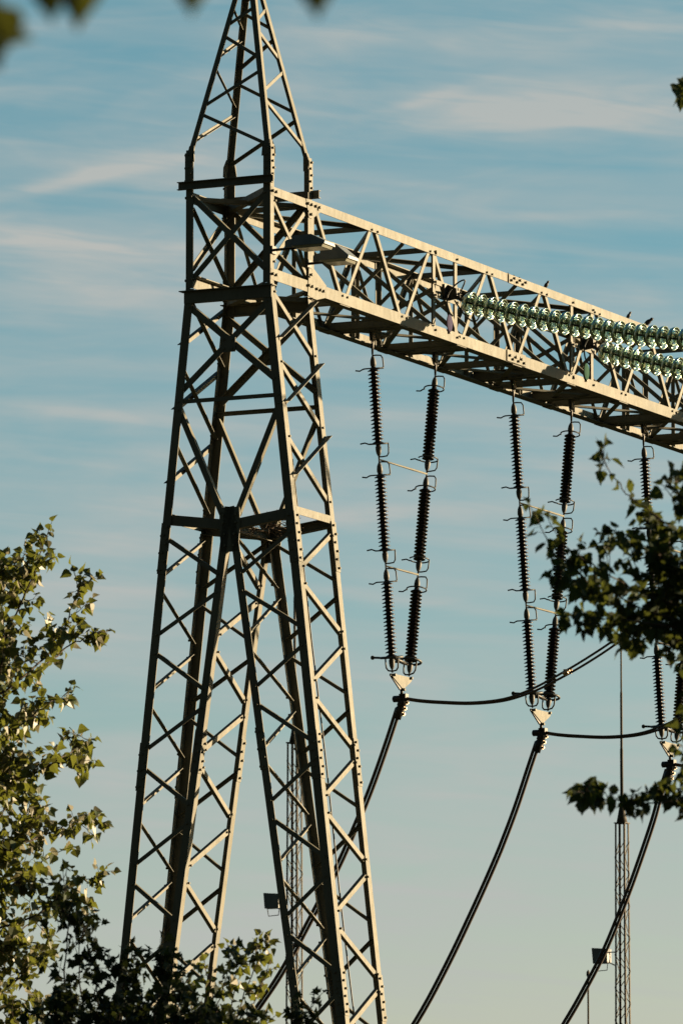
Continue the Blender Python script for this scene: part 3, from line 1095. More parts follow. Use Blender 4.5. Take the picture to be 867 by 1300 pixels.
for k in range(3):
    yk = 5.33 + 4.585 * k
    low = YOKE[k]
    # clamp
    th = Thing('conductor_clamp', (0.6, yk, 13.3), ['cast clamp joining cables below the leftmost insulator pair',
               'cast clamp joining cables below the middle insulator pair',
               'cast clamp joining cables below the rightmost insulator pair, among leaves'][k], 'clamp', 'conductor clamps below the insulators')
    m = MB()
    m.box((0.61, yk, 13.385), 0.10, 0.10, 0.11)
    m.lathe([(0.03, 0), (0.045, 0.01), (0.045, 0.14), (0.03, 0.15)], 14, (0.46, yk - 0.02, 13.375), (1, 0, 0.0))
    d = Vector((-0.33, 0, -0.95)).normalized()
    m.lathe([(0.05, 0), (0.062, 0.02), (0.062, 0.09), (0.05, 0.10), (0.065, 0.12), (0.065, 0.18), (0.05, 0.20), (0.05, 0.27)], 12, (0.60, yk, 13.36), d)
    th.part('clamp_body', m, M['dark_metal'])
    m = MB()
    for q in (0.05, 0.13, 0.21):
        c = Vector((0.625, yk - 0.02, 13.36)) + d * q
        m.box(c + Vector((0.05, -0.02, 0)), 0.03, 0.06, 0.045)
        m.bolt(c + Vector((0.065, -0.03, 0.0)), X, 0.018, 0.03)
    th.part('keeper', m, M['nut_brass'])
    # dropper
    th = Thing('conductor_cable', (0.6, yk, 13.3), DLAB[k], 'cable', 'conductors curving down from the insulators')
    for side in (-0.024, 0.024):
        pts = smooth_path([Vector((x, yk + side * 0.35, z)) + Vector((0.94, 0, -0.33)) * side for x, z in (DROP, DROP2, DROP3)[k]])
        m = MB()
        m.tube(pts, 0.0235, 12)
        th.part('strand', m, M['cable'])
    # jumper
    th = Thing('jumper_cable', (0.6, yk, 13.3), JLAB[k], 'cable', 'cables looping out to the right')
    for j, side in enumerate((-1, 1)):
        pts = []
        for i, (x, z) in enumerate(JUMP):
            f = min(1, max(0, (x - 1.9) / 1.2))
            sp = 0.010 + 0.024 * f
            pts.append(Vector((x, yk + side * sp, z - side * (0.008 + 0.014 * f))))
        m = MB()
        m.tube(smooth_path(pts), 0.0165, 8)
        th.part('strand', m, M['cable'])
    m = MB()
    m.box((3.02, yk, 13.62), 0.05, 0.17, 0.045)
    for sg in (-0.068, 0.068):
        m.lathe([(0.032, 0), (0.036, 0.01), (0.036, 0.06), (0.032, 0.07)], 10, (2.99, yk + sg, 13.60 + sg * 0.27), (0.88, 0, 0.46))
    th.part('spacer', m, M['nut_brass'])

# ------------------------------------------------------------------ glass tension strings
STR = [(1.19, 18.845), (1.42, 18.765), (1.535, 18.728), (1.85, 18.632), (2.164, 18.542), (2.489, 18.455), (3.137, 18.30), (3.883, 18.135), (4.625, 18.01), (5.4, 17.91), (6.4, 17.82)]
disc = MB()
disc.lathe([(0.040, 0.030), (0.066, 0.046), (0.100, 0.044), (0.132, 0.018), (0.152, -0.022), (0.160, -0.048), (0.157, -0.060), (0.149, -0.050),
            (0.134, -0.022), (0.124, -0.020), (0.118, -0.062), (0.111, -0.062), (0.104, -0.014), (0.090, -0.010), (0.085, -0.056), (0.077, -0.056), (0.070, -0.006), (0.040, -0.004)], 28)
DISC_ME = disc.mesh('glass_disc', M['glass'])
dcap = MB()
dcap.lathe([(0.014, 0.085), (0.030, 0.082), (0.040, 0.066), (0.046, 0.030), (0.050, 0.004), (0.044, -0.004), (0.016, -0.010), (0.013, -0.078), (0.020, -0.082)], 14)
DCAP_ME = dcap.mesh('metal_cap', M['dark_metal'])
SLAB = ['upper string of greenish glass insulator discs, starting nearest the tower on the lit beam face',
        'lower string of greenish glass insulator discs, starting farther right along the beam',
        'string of greenish glass insulator discs farthest along the beam, beyond the right edge']
for k in range(3):
    y0 = 5.39 + 4.59 * k
    th = Thing('glass_insulator_string', (1.19, y0, 18.845), SLAB[k], 'insulator', 'glass disc strings on the near face of the beam')
    pts = smooth_path([Vector((x, y0, z)) for x, z in STR], 16)
    lens = [0]
    for a, b in zip(pts, pts[1:]):
        lens.append(lens[-1] + (b - a).length)

    def along(s):
        for i in range(len(lens) - 1):
            if lens[i + 1] >= s:
                f = (s - lens[i]) / (lens[i + 1] - lens[i] + 1e-9)
                return pts[i].lerp(pts[i + 1], f), (pts[i + 1] - pts[i]).normalized()
        return pts[-1], (pts[-1] - pts[-2]).normalized()
    s = 0.37
    rj = random.Random(60 + k)
    for i in range(26):
        p, d = along(s)
        z = -d
        yv = Y
        xv = yv.cross(z).normalized()
        R3 = Matrix((xv, z.cross(xv), z)).transposed().to_4x4() @ Matrix.Rotation(rj.uniform(-0.035, 0.035), 4, 'X') @ Matrix.Rotation(rj.uniform(-0.05, 0.05), 4, 'Y') @ Matrix.Rotation(rj.uniform(0, 6.2), 4, 'Z')
        o = link('glass_disc', DISC_ME, th.e)
        o.matrix_local = Matrix.Translation(p - th.o) @ R3
        c = link('metal_cap', DCAP_ME, o)
        s += 0.1615
    pe, de = along(s - 0.06)
    # root fittings
    m = MB()
    m.box((W + 0.012, y0 - 0.02, 18.89), 0.03, 0.16, 0.20)
    m.box((W + 0.03, y0 + 0.03, 18.84), 0.07, 0.05, 0.10)
    m.plate([(W + 0.03, y0 - 0.012, 18.99), (W + 0.16, y0 - 0.012, 18.93), (W + 0.17, y0 - 0.012, 18.79), (W + 0.03, y0 - 0.012, 18.77)], Y, 0.024)
    m.tube([(W + 0.12, y0, 18.84), along(0.30)[0], along(0.36)[0]], 0.022, 8)
    m.ring((W + 0.17, y0, 18.82), Y, 0.035, 0.012, 12, 6)
    th.part('root_fitting', m, M['dark_metal'])
    m = MB()
    b0 = along(0.22)[0]
    m.tube(smooth_path([b0 + Vector((0, -0.02, 0.02)), b0 + Vector((0.12, -0.03, 0.25)), b0 + Vector((0.02, -0.10, 0.20)), b0 + Vector((-0.08, -0.16, 0.04)), b0 + Vector((-0.07, -0.17, -0.15)), b0 + Vector((0.0, -0.17, -0.25))], 4), 0.011, 8)
    m.tube(smooth_path([b0 + Vector((-0.06, 0.02, 0.0)), b0 + Vector((0.08, 0.0, -0.19)), b0 + Vector((0.20, 0.0, -0.30)), b0 + Vector((0.28, 0, -0.30)), b0 + Vector((0.33, 0.0, -0.22))], 4), 0.011, 8)
    th.part('arcing_horn', m, M['tube'])
    m = MB()
    q = pe + de * 0.9
    m.tube([pe, pe + de * 0.25], 0.02, 8)
    m.box(pe + de * 0.3, 0.10, 0.4, 0.05)
    th.part('end_yoke', m, M['dark_metal'])
    line = Thing('line_conductor', (pe.x, y0, pe.z), ['pair of line conductors pulling right from the upper glass string',
                 'pair of line conductors pulling right from the lower glass string',
                 'pair of line conductors pulling right from the farthest glass string'][k], 'cable', 'line conductors outside the frame')
    for sg in (-0.2, 0.2):
        m = MB()
        st = pe + de * 0.3 + Y * sg
        m.tube([st + Vector((14 * i / 10, 0, -0.5 * i / 10 + 0.004 * i * i)) for i in range(11)], 0.015, 8)
        line.part('strand', m, M['cable'])

# phase marker plates on the bottom chord
for yy, mat, lab in ((5.47, 'violet', 'small round violet marker plate on the bottom chord below the upper glass string'),
                     (10.06, 'green', 'small round green marker plate on the bottom chord below the lower glass string')):
    th = Thing('marker_plate', (W - 0.03, yy, 18.34), lab, 'marker plate', 'round marker plates on the beam')
    m = MB()
    ax = Vector((1, 0, 0))
    m.lathe([(0.085, -0.004), (0.09, 0), (0.09, 0.006), (0.085, 0.01)], 24, (W + 0.012, yy, 18.475), ax)
    m.v = [(x, y, 18.475 + (z - 18.475) * 1.35) for x, y, z in m.v]
    th.part('plate', m, M[mat])
    m = MB()
    m.bar((W + 0.006, yy, 18.33), (W + 0.006, yy, 18.50), 0.02, 0.008, (1, 0, 0))
    m.bolt((W + 0.010, yy, 18.345), X, 0.014, 0.02)
    th.part('bracket', m, M['bolt'])

# ------------------------------------------------------------------ floodlights on the shaft
def floodlight(y_, z_, ln, label, x0=0.0, tall=0.0, nose=0.20):
    th = Thing('floodlight', (W, y_, z_), label, 'floodlight', 'floodlights on the tower shaft')
    m = MB()
    m.tube([(W - 0.02, y_, z_ - 0.06), (W + 0.35, y_, z_ - 0.055)], 0.018, 8)
    m.box((W + 0.015, y_, z_ - 0.06), 0.03, 0.12, 0.10)
    th.part('arm', m, M['dark_metal'])
    m = MB()
    x1, x2 = W + 0.20 + x0, W + 0.20 + x0 + ln
    # tapered housing: narrow neck at the arm, wide sloping front
    w = 0.17
    st = [(x1, 0.05, -0.045, 0.035), (x1 + 0.03, 0.06, -0.05, 0.05), (x1 + 0.13, 0.075, -0.055, 0.06), (x1 + 0.15, w, -0.055, 0.08 + tall),
          (x2 - nose, w, -0.055, 0.085 + tall), (x2, w * 0.97, -0.055, -0.015)]
    vs = []
    for (x, h, lo, hi) in st:
        vs += [(x, y_ - h, z_ + lo), (x, y_ + h, z_ + lo), (x, y_ + h * 0.86, z_ + hi), (x, y_ - h * 0.86, z_ + hi)]
    fs = [(0, 3, 2, 1), tuple(len(vs) - 4 + i for i in range(4))]
    for i in range(len(st) - 1):
        for j in range(4):
            k2 = (j + 1) % 4
            fs.append((i * 4 + j, i * 4 + k2, i * 4 + 4 + k2, i * 4 + 4 + j))
    m.add(vs, fs)
    th.part('housing', m, M['lamp'])
    m = MB()
    a, b = x1 + 0.17, x2 - 0.02
    m.plate([(a, y_ - w * 0.92, z_ - 0.056), (b, y_ - w * 0.92, z_ - 0.056), (b - 0.03, y_ - w * 0.8, z_ - 0.088), (a + 0.03, y_ - w * 0.8, z_ - 0.088)], Y, w * 1.7)
    th.part('glass_cover', m, M['lamp_glass'])


floodlight(0.06, 18.68, 0.62, 'left one of two grey floodlights on the tower shaft, with its long side towards us')
floodlight(1.10, 18.665, 0.56, 'right one of two grey floodlights on the tower shaft, its front in the sun', -0.10, 0.045, 0.17)

# ground cable running down inside the right leg
th = Thing('grounding_cable', (1.3, 0.4, 0), 'thin dark vertical cable running down inside the right leg of the tower', 'cable')
pts = []
for i in range(24):
    z = 18.3 - i * 18.2 / 23
    pts.append(Vector((cP(z) - 0.13, 0.33 + 0.022 * (18.3 - z) + 0.015 * math.sin(z * 1.7), z)))
m = MB()
m.tube(pts, 0.011, 8)
ob = th.part('strand', m, M['dark_metal'])

# ------------------------------------------------------------------ nest of twigs at the knee
rnd = random.Random(5)
nest = Thing('bird_nest', (0.85, 0.55, 15.05), 'untidy tuft of dry twigs lodged on the tower knee plates', 'nest')
m = MB()
for i in range(90):
    c = Vector((rnd.uniform(0.66, 1.25), rnd.uniform(0.05, 0.9), 15.10 + rnd.gauss(0, 0.05)))
    d = Vector((rnd.gauss(0, 1), rnd.gauss(0, 1), rnd.gauss(0, 0.55))).normalized()
    l = rnd.uniform(0.12, 0.36)
    mid = c + Vector((rnd.gauss(0, 0.02), rnd.gauss(0, 0.02), rnd.gauss(0, 0.02)))
    m.tube([c - d * l / 2, mid, c + d * l / 2], [0.003, 0.004, 0.002], 4)
me = m.mesh('twigs', M['twig'], nest.o)
link('twigs', me, nest.e)


# ------------------------------------------------------------------ birds
def bird(y_, label, yaw, lean, s=1.0):
    th = Thing('bird', (W - 0.03, y_, 19.467), label, 'bird', 'birds perched on the beam')
    th.e.rotation_euler = (0, 0, ROTZ + yaw)
    b = MB()
    ax = Vector((math.cos(lean), 0, math.sin(lean)))
    prof = [(0.002, -0.075), (0.018, -0.06), (0.030, -0.03), (0.034, 0.0), (0.030, 0.028), (0.021, 0.044), (0.021, 0.056), (0.023, 0.068), (0.017, 0.083), (0.004, 0.092)]
    b.lathe([(r * s, h * s) for r, h in prof], 14, (0, 0, 0.058 * s), ax)
    b.smooth = True
    me = b.mesh('body', M['bird'])
    body = link('body', me, th.e)
    t = MB()
    p = Vector((0, 0, 0.058 * s)) - ax * 0.055 * s
    q = p - ax * 0.075 * s - Vector((0, 0, 0.01))
    t.bar(p, q, 0.026 * s, 0.008 * s)
    link('tail', t.mesh('tail', M['bird']), th.e)
    t = MB()
    h = Vector((0, 0, 0.058 * s)) + ax * 0.082 * s
    t.tube([h, h + Vector((0.024 * s, 0, 0.002))], [0.006 * s, 0.001], 6)
    link('beak', t.mesh('beak', M['beak']), th.e)
    for sg in (-1, 1):
        t = MB()
        t.tube([(0.0, sg * 0.012 * s, 0.035 * s), (0.004, sg * 0.012 * s, 0.002)], 0.0028, 5)
        t.tube([(-0.012, sg * 0.012 * s, 0.002), (0.018, sg * 0.012 * s, 0.002)], 0.0026, 5)
        link('leg', t.mesh('leg', M['beak']), th.e)


bird(8.78, 'small dark bird on the beam, left of the other two, above the glass discs', 0.3, math.radians(60), 0.8)
bird(11.66, 'small dark upright bird on the beam top, middle one of three', 0.5, math.radians(62), 0.8)
bird(12.36, 'small dark bird leaning forward on the beam top, rightmost of three', 0.2, math.radians(38), 1.05)


# ------------------------------------------------------------------ distant lightning masts
def px(x, y, d):
    """point seen at pixel (x, y) of the photograph at ground distance d"""
    F = Vector((0, math.cos(PITCH), math.sin(PITCH)))
    U = Vector((0, -math.sin(PITCH), math.cos(PITCH)))
    r = X * ((x - 433.5) / FPX) + U * (-(y - 650) / FPX) + F
    return CAM + r * (d / r.y)


def mast(x, ytop, yrod, d, label, wd, lampz, lampside):
    p = px(x, ytop, d)
    base = Vector((p.x, p.y, 0))
    e = bpy.data.objects.new('lightning_mast', None)
    COL.objects.link(e)
    e.location = base
    e.rotation_euler = (0, 0, ROTZ)
    tag(e, label, 'lightning mast', 'thin lattice masts far behind')
    H = p.z
    zr = px(x, yrod, d).z
    w0 = wd

    def cx_(z):
        return w0 * (0.5 + 0.22 * (H - z) / H)
    for sx, sy in ((-1, -1), (1, -1), (1, 1), (-1, 1)):
        m = MB()
        m.angle((sx * cx_(0), sy * cx_(0), 0), (sx * cx_(H), sy * cx_(H), H), (-sx, 0, 0), (0, -sy, 0), 0.055, 0.055, 0.008)
        link('corner_post', m.mesh('corner_post', M['mast']), e)
    for fx, fy in ((0, -1), (0, 1), (-1, 0), (1, 0)):
        m = MB()
        z = 0.2
        i = 0
        while z < H - 0.5:
            z2 = z + 0.48
            if z2 < H - 0.1:
                s = 1 if i % 2 else -1
                c, c2 = cx_(z), cx_(z2)
                if fx == 0:
                    a, b = Vector((-s * c, fy * c, z)), Vector((s * c2, fy * c2, z2))
                else:
                    a, b = Vector((fx * c, -s * c, z)), Vector((fx * c2, s * c2, z2))
                m.bar(a, b, 0.02, 0.02)
            z = z2
            i += 1
        link('lacing', m.mesh('lacing', M['mast']), e)
    m = MB()
    m.box((0, 0, H + 0.01), w0 * 1.15, w0 * 1.15, 0.03)
    m.lathe([(0.17, 0), (0.12, 0.25), (0.06, 0.6), (0.05, 0.9)], 10, (0, 0, H + 0.02))
    link('cap_plate', m.mesh('cap_plate', M['mast']), e)
    m = MB()
    hh = zr - H
    m.lathe([(0.052, 0), (0.052, hh * 0.3), (0.042, hh * 0.31), (0.040, hh * 0.6), (0.030, hh * 0.61), (0.026, hh * 0.98), (0.005, hh)], 8, (0, 0, H + 0.5))
    link('lightning_rod', m.mesh('lightning_rod', M['mast']), e)
    # lamp on a bracket
    zl = px(x, lampz, d).z
    m = MB()
    sx = -1
    c = Vector((-0.42 - wd / 2, -0.12, zl))
    m.bar((-wd / 2, -wd / 2, zl + 0.1), (c.x, c.y, zl + 0.1), 0.03, 0.03)
    m.bar((-wd / 2, -wd / 2, zl - 0.3), (c.x, c.y, zl - 0.1), 0.03, 0.03)
    m.tube([c + Vector((0.15, 0, -0.2)), c + Vector((0.13, 0, -0.42)), c + Vector((-0.2, 0, -0.44)), c + Vector((-0.24, 0, -0.2))], 0.014, 6)
    br = link('lamp_bracket', m.mesh('lamp_bracket', M['mast']), e)
    m = MB()
    m.prism([(-0.26, -0.22), (0.20, -0.22), (0.20, 0.20), (-0.30, 0.24)], c + Vector((0, -0.15, 0)), c + Vector((0, 0.15, 0)), X, Z)
    link('lamp', m.mesh('lamp', M['lamp']), br)


mast(374, 944, 672, 223, 'thin lattice lightning mast seen through the right leg of the tower', 0.34, 1144, -1)
mast(789.5, 1046, 806, 223, 'thin lattice lightning mast at the lower right behind the curved conductor', 0.32, 1214, -1)
p = px(746.5, 1232, 260)
t = Thing('lightning_rod', (p.x, p.y, 0), 'single thin rod left of the lower right lattice mast', 'lightning rod', framed=False)
m = MB()
m.lathe([(0.16, 0), (0.10, 8), (0.045, 14.5), (0.032, p.z - 0.25), (0.06, p.z - 0.2), (0.06, p.z - 0.08), (0.008, p.z)], 8, (p.x, p.y, 0))
t.part('rod', m, M['mast'])


# ------------------------------------------------------------------ trees
def leaf_shape(kind):
    """leaf outline in its own plane: x along the midrib, y across; returns verts, faces"""
    if kind == 'poplar':
        half = [(0.0, 0.0), (0.10, 0.40), (0.30, 0.47), (0.55, 0.32), (0.80, 0.12), (1.0, 0.0)]
    elif kind == 'maple':
        half = [(0.0, 0.0), (0.03, 0.30), (0.20, 0.48), (0.38, 0.34), (0.56, 0.30), (0.72, 0.12), (1.0, 0.0)]
    else:
        half = [(0.0, 0.0), (0.06, 0.22), (0.05, 0.50), (0.33, 0.30), (0.48, 0.44), (0.60, 0.20), (1.0, 0.0)]
    n = len(half)
    vs, fs = [], []
    for x, y in half:
        vs.append((x, y, 0.28 * y))
    for x, y in half[1:-1]:
        vs.append((x, -y, 0.28 * y))
    # midrib points
    mid = len(vs)
    for x, y in half[1:-1]:
        vs.append((max(x, 0.05), 0, 0))
    k = n - 2
    for i in range(n - 1):
        a = i
        b = i + 1
        ma = 0 if i == 0 else mid + i - 1
        mbb = n - 1 if i + 1 == n - 1 else mid + i
        la = 0 if i == 0 else n + i - 1
        lb = n - 1 if i + 1 == n - 1 else n + i
        up = [v for v in (ma, mbb, b, a)]
        dn = [v for v in (ma, la, lb, mbb)]
        fs.append(tuple(dict.fromkeys(up)))
        fs.append(tuple(dict.fromkeys(dn)))
    return vs, fs


SHAPES = {k: leaf_shape(k) for k in ('poplar', 'maple', 'bush')}


class Crown:
    def __init__(self, seed, kind, size):
        self.r = random.Random(seed)
        self.shape = SHAPES[kind]
        self.size = size
        self.lv, self.lf = [], []
        self.tw = MB()

    def leaf(self, p, d, n, s):
        x = d.normalized()
        z = (n - x * x.dot(n))
        if z.length < 1e-3:
            z = x.orthogonal()
        z.normalize()
        y = z.cross(x)
        vs, fs = self.shape
        k = len(self.lv)
        curl = self.r.uniform(-0.45, 0.12)
        fold = self.r.uniform(0.3, 2.2)
        for a, b, c in vs:
            q = p + x * (a * s) + y * (b * s) + z * ((c * fold + curl * a * a) * s)
            self.lv.append((q.x, q.y, q.z))
        self.lf += [tuple(i + k for i in f) for f in fs]

    def spray(self, pts, r0, gap, hang=0.75, petiole=0.45, rmin=0.0018):
        """a twig along pts with alternating leaves"""
        R = self.r
        n = len(pts)
        self.tw.tube(pts, [r0 + (rmin - r0) * i / (n - 1) for i in range(n)], 5)
        acc = 0.0
        side = 1
        for i in range(n - 1):
            a, b = pts[i], pts[i + 1]
            L_ = (b - a).length
            d = (b - a).normalized()
            while acc < L_:
                p = a.lerp(b, acc / L_)
                side = -side
                o = Vector((R.gauss(0, 1), R.gauss(0, 1), R.gauss(0, 1)))
                o = (o - d * d.dot(o)).normalized()
                s = self.size * (R.uniform(0.4, 0.8) if R.random() < 0.45 else R.uniform(0.8, 1.25))
                st = (o * 0.8 + d * R.uniform(0.0, 0.6)).normalized()
                q = p + st * s * petiole * R.uniform(0.6, 1.2)
                self.tw.tube([p, q], 0.0011, 3, caps=False)
                ld = (st * 0.6 + Vector((R.gauss(0, 0.35), R.gauss(0, 0.35), -hang + R.gauss(0, 0.35))))
                nr = Vector((R.gauss(0, 1), R.gauss(0, 1), R.gauss(0, 0.8) + 0.2))
                self.leaf(q, ld, nr, s)
                acc += gap * R.uniform(0.5, 1.5)
            acc -= L_
        # terminal leaf
        d = (pts[-1] - pts[-2]).normalized()
        self.leaf(pts[-1], d + Vector((0, 0, -0.3)), Vector((R.gauss(0, 1), R.gauss(0, 1), 1)), self.size * 0.8)

    def branch(self, pts, r0, gap, sub=0, slen=0.4, spread=0.7, up=0.2, hang=0.75, depth=1):
        """main branch with side sprays"""
        R = self.r
        pts = smooth_path([Vector(p) for p in pts], 6)
        # wobble
        for i in range(1, len(pts) - 1):
            pts[i] = pts[i] + Vector((R.gauss(0, 1), R.gauss(0, 1), R.gauss(0, 1))) * slen * 0.02
        self.spray(pts, r0, gap, hang)
        n = len(pts)
        for j in range(sub):
            f = R.uniform(0.05, 0.92)
            i = min(n - 2, int(f * (n - 1)))
            p = pts[i]
            d = (pts[i + 1] - pts[i]).normalized()
            o = Vector((R.gauss(0, 1), R.gauss(0, 0.8), R.gauss(0, 1) + up))
            o = (o - d * d.dot(o)).normalized()
            dd = (d * (1 - spread) + o * spread).normalized()
            ln = slen * R.uniform(0.4, 1.0) * (1.1 - 0.5 * f)
            q = [p]
            cur = dd
            for s in range(4):
                cur = (cur + Vector((R.gauss(0, .18), R.gauss(0, .18), R.gauss(0, .18) + 0.05))).normalized()
                q.append(q[-1] + cur * ln / 4)
            self.spray(q, max(0.0025, r0 * 0.4), gap, hang)
            if depth > 1:
                for jj in range(2):
                    w = q[R.randint(1, 3)]
                    o = Vector((R.gauss(0, 1), R.gauss(0, 1), R.gauss(0, 1))).normalized()
                    dd2 = (cur * 0.5 + o * 0.7).normalized()
                    self.spray([w, w + dd2 * ln * 0.25, w + dd2 * ln * 0.5 + Vector((0, 0, 0.01))], 0.0025, gap, hang)

    def finish(self, th, mat, name='crown'):
        me = bpy.data.meshes.new(name)
        o = th.o
        me.from_pydata([(x - o.x, y - o.y, z - o.z) for x, y, z in self.lv], [], self.lf)
        me.materials.append(mat)
        me.update()
        c = link(name, me, th.e)
        link('twigs', self.tw.mesh('twigs', M['bark'], th.o), c)
        return c


def tube_part(th, name, pts, rs, seg=10):
    m = MB()
    m.tube(smooth_path([Vector(p) for p in pts], 5), 0.01, seg)
    # variable radius
    sp = smooth_path([Vector(p) for p in pts], 5)
    n = len(sp)
    m = MB()
    m.tube(sp, [rs[0] + (rs[1] - rs[0]) * i / (n - 1) for i in range(n)], seg)
    th.part(name, m, M['bark'])


# left poplar
D1 = 60
tp = Vector((-3.35, D1 + 0.4, 0))
poplar = Thing('poplar_tree', tp, 'poplar tree at the left edge with pale sunlit leaves on its right side', 'tree', framed=False)
tube_part(poplar, 'trunk', [tp, tp + Vector((0.05, 0, 3)), tp + Vector((-0.05, 0, 6)), tp + Vector((0.1, 0, 8.6))], (0.17, 0.05))
cr = Crown(11, 'poplar', 0.088)
R = random.Random(3)


def P1(x, y, dz=None):
    return px(x, y, D1 + (R.uniform(-0.5, 0.5) if dz is None else dz))


def trunk_pt(z):
    return tp + Vector((0.02, 0, z))


main = [
    [(-30, 860), (10, 800), (38, 740), (55, 690), (66, 662)],
    [(-30, 900), (30, 860), (75, 812), (95, 760), (108, 728)],
    [(-20, 900), (40, 860), (85, 822), (118, 806), (140, 800)],
    [(-40, 840), (-10, 780), (10, 735), (25, 705)],
    [(-30, 960), (20, 925), (60, 895), (88, 882)],
    [(-30, 1000), (35, 985), (75, 965), (102, 945), (120, 938)],
    [(-30, 1000), (35, 985), (80, 968), (105, 962), (118, 968)],
    [(-30, 1090), (20, 1075), (70, 1055), (100, 1040), (122, 1030)],
    [(-30, 1140), (20, 1120), (60, 1090), (95, 1075)],
    [(-30, 1190), (40, 1165), (80, 1135), (105, 1118), (126, 1122)],
    [(-30, 1250), (10, 1200), (40, 1170), (65, 1150)],
    [(-30, 1020), (0, 980), (20, 930), (30, 890)],
    [(-30, 1130), (10, 1080), (35, 1030), (50, 1000)],
    [(-30, 920), (-5, 870), (5, 820), (2, 770)],
    [(-30, 1280), (15, 1250), (40, 1225), (60, 1205)],
    [(-30, 1330), (20, 1300), (60, 1280), (90, 1270)],
]
for q in main:
    pts = [P1(*p, dz=None) for p in q]
    cr.branch(pts, 0.011, 0.047, sub=8, slen=0.30, spread=0.68, up=0.3, depth=2)
for i in range(16):
    y = R.uniform(720, 1330)
    a = P1(-70, y + 60)
    cr.branch([a, P1(-25, y + 20), P1(R.uniform(0, 40), y - 20)], 0.010, 0.05, sub=9, slen=0.40, spread=0.75, depth=2)
for i in range(26):                       # the rest of the crown, left of and below the frame
    z = R.uniform(3.2, 10.2)
    a = R.uniform(0, 6.28)
    l = (1.4 - abs(z - 6) * 0.12)
    d = Vector((math.cos(a) * l - 0.5, math.sin(a) * l * 0.8, 0.7))
    if d.x > 0.1:
        d.x = -d.x
    b = trunk_pt(z - 0.6)
    cr.branch([b, b + d * 0.5, b + d], 0.012, 0.075, sub=7, slen=0.5, spread=0.75, depth=1)
cr.finish(poplar, M['leaf_poplar'])

# dark shrub in front of the tower feet
D2 = 50
tp = Vector((-1.55, D2, 0))
bush = Thing('maple_shrub', tp, 'dark leafy shrub in front of the left tower foot', 'shrub', framed=False)
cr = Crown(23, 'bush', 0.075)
R = random.Random(8)
stems = [
    [(60, 1400), (75, 1300), (85, 1200), (86, 1150), (85, 1125)],
    [(100, 1400), (105, 1290), (100, 1210), (112, 1160)],
    [(140, 1400), (150, 1300), (158, 1250), (152, 1215)],
    [(180, 1400), (195, 1300), (205, 1240), (204, 1190)],
    [(200, 1420), (215, 1320), (228, 1280), (232, 1235)],
    [(220, 1420), (255, 1330), (280, 1265), (294, 1200)],
    [(120, 1420), (130, 1340), (128, 1300), (120, 1260)],
    [(160, 1420), (180, 1350), (180, 1300), (178, 1255)],
    [(240, 1430), (270, 1360), (300, 1320), (320, 1300)],
    [(80, 1420), (90, 1350), (80, 1310), (60, 1270)],
    [(300, 1430), (340, 1370), (370, 1310), (392, 1285)],
    [(150, 1430), (165, 1370), (150, 1330), (140, 1310)],
    [(200, 1430), (230, 1370), (245, 1330), (250, 1290)],
]
for q in stems:
    pts = [px(x, y, D2 + R.uniform(-0.45, 0.45)) for x, y in q]
    cr.branch(pts, 0.008, 0.042, sub=11, slen=0.30, spread=0.60, up=0.15, hang=0.45, depth=2)
for i in range(22):
    x = R.uniform(50, 300)
    cr.branch([px(x, 1480, D2 + R.uniform(-.6, .6)), px(x + R.uniform(-20, 20), 1380, D2 + R.uniform(-.5, .5)), px(x + R.uniform(-30, 30), R.uniform(1275, 1320), D2 + R.uniform(-.5, .5))],
              0.008, 0.040, sub=12, slen=0.34, spread=0.65, hang=0.45, depth=2)
for i in range(6):
    b = tp + Vector((R.uniform(-0.1, 0.1), R.uniform(-0.1, 0.1), 0))
    top = px(R.uniform(40, 280), 1420, D2 + R.uniform(-0.3, 0.3))
    tube_part(bush, 'stem', [b, b.lerp(top, 0.4) + Vector((0, 0, 0.4)), top], (0.035, 0.010), 8)
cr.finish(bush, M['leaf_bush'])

# young poplar right of the dark shrub, catching the sun
D3 = 54
tp = Vector((-0.95, D3, 0))
sap = Thing('young_poplar', tp, 'young poplar with small sunlit yellow green leaves between the dark shrub and the tower leg', 'tree', framed=False)
cr = Crown(31, 'poplar', 0.068)
R = random.Random(18)
for q in [
    [(230, 1420), (255, 1340), (270, 1280), (262, 1235), (258, 1215)],
    [(250, 1420), (275, 1340), (295, 1270), (300, 1220), (296, 1200)],
    [(260, 1420), (290, 1330), (315, 1250), (335, 1208), (342, 1196)],
    [(270, 1420), (300, 1330), (320, 1280), (338, 1240), (350, 1228)],
    [(270, 1430), (300, 1360), (330, 1310), (350, 1290)],
    [(240, 1430), (265, 1370), (285, 1320), (300, 1290)],
    [(225, 1430), (240, 1350), (245, 1290), (240, 1250)],
]:
    pts = [px(x, y, D3 + R.uniform(-0.35, 0.35)) for x, y in q]
    cr.branch(pts, 0.007, 0.045, sub=8, slen=0.20, spread=0.6, up=0.3, depth=2)
for x in (248, 285):
    tube_part(sap, 'stem', [tp, tp.lerp(px(x, 1400, D3), 0.5), px(x, 1400, D3)], (0.03, 0.012), 8)
cr.finish(sap, M['leaf_poplar'])

# right tree, nearer and out of focus; its bulk is outside the frame
D4 = 36
tp = Vector((4.2, D4 + 0.3, 0))
maple = Thing('maple_tree', tp, 'dark out of focus tree branch reaching in from the right edge over the insulators', 'tree', framed=False)
tube_part(maple, 'trunk', [tp, tp + Vector((-0.05, 0, 3)), tp + Vector((-0.2, 0, 6)), tp + Vector((-0.1, 0, 8.4))], (0.22, 0.05))
cr = Crown(41, 'maple', 0.070)
R = random.Random(28)


def P4(x, y):
    return px(x, y, D4 + R.uniform(-0.45, 0.45))


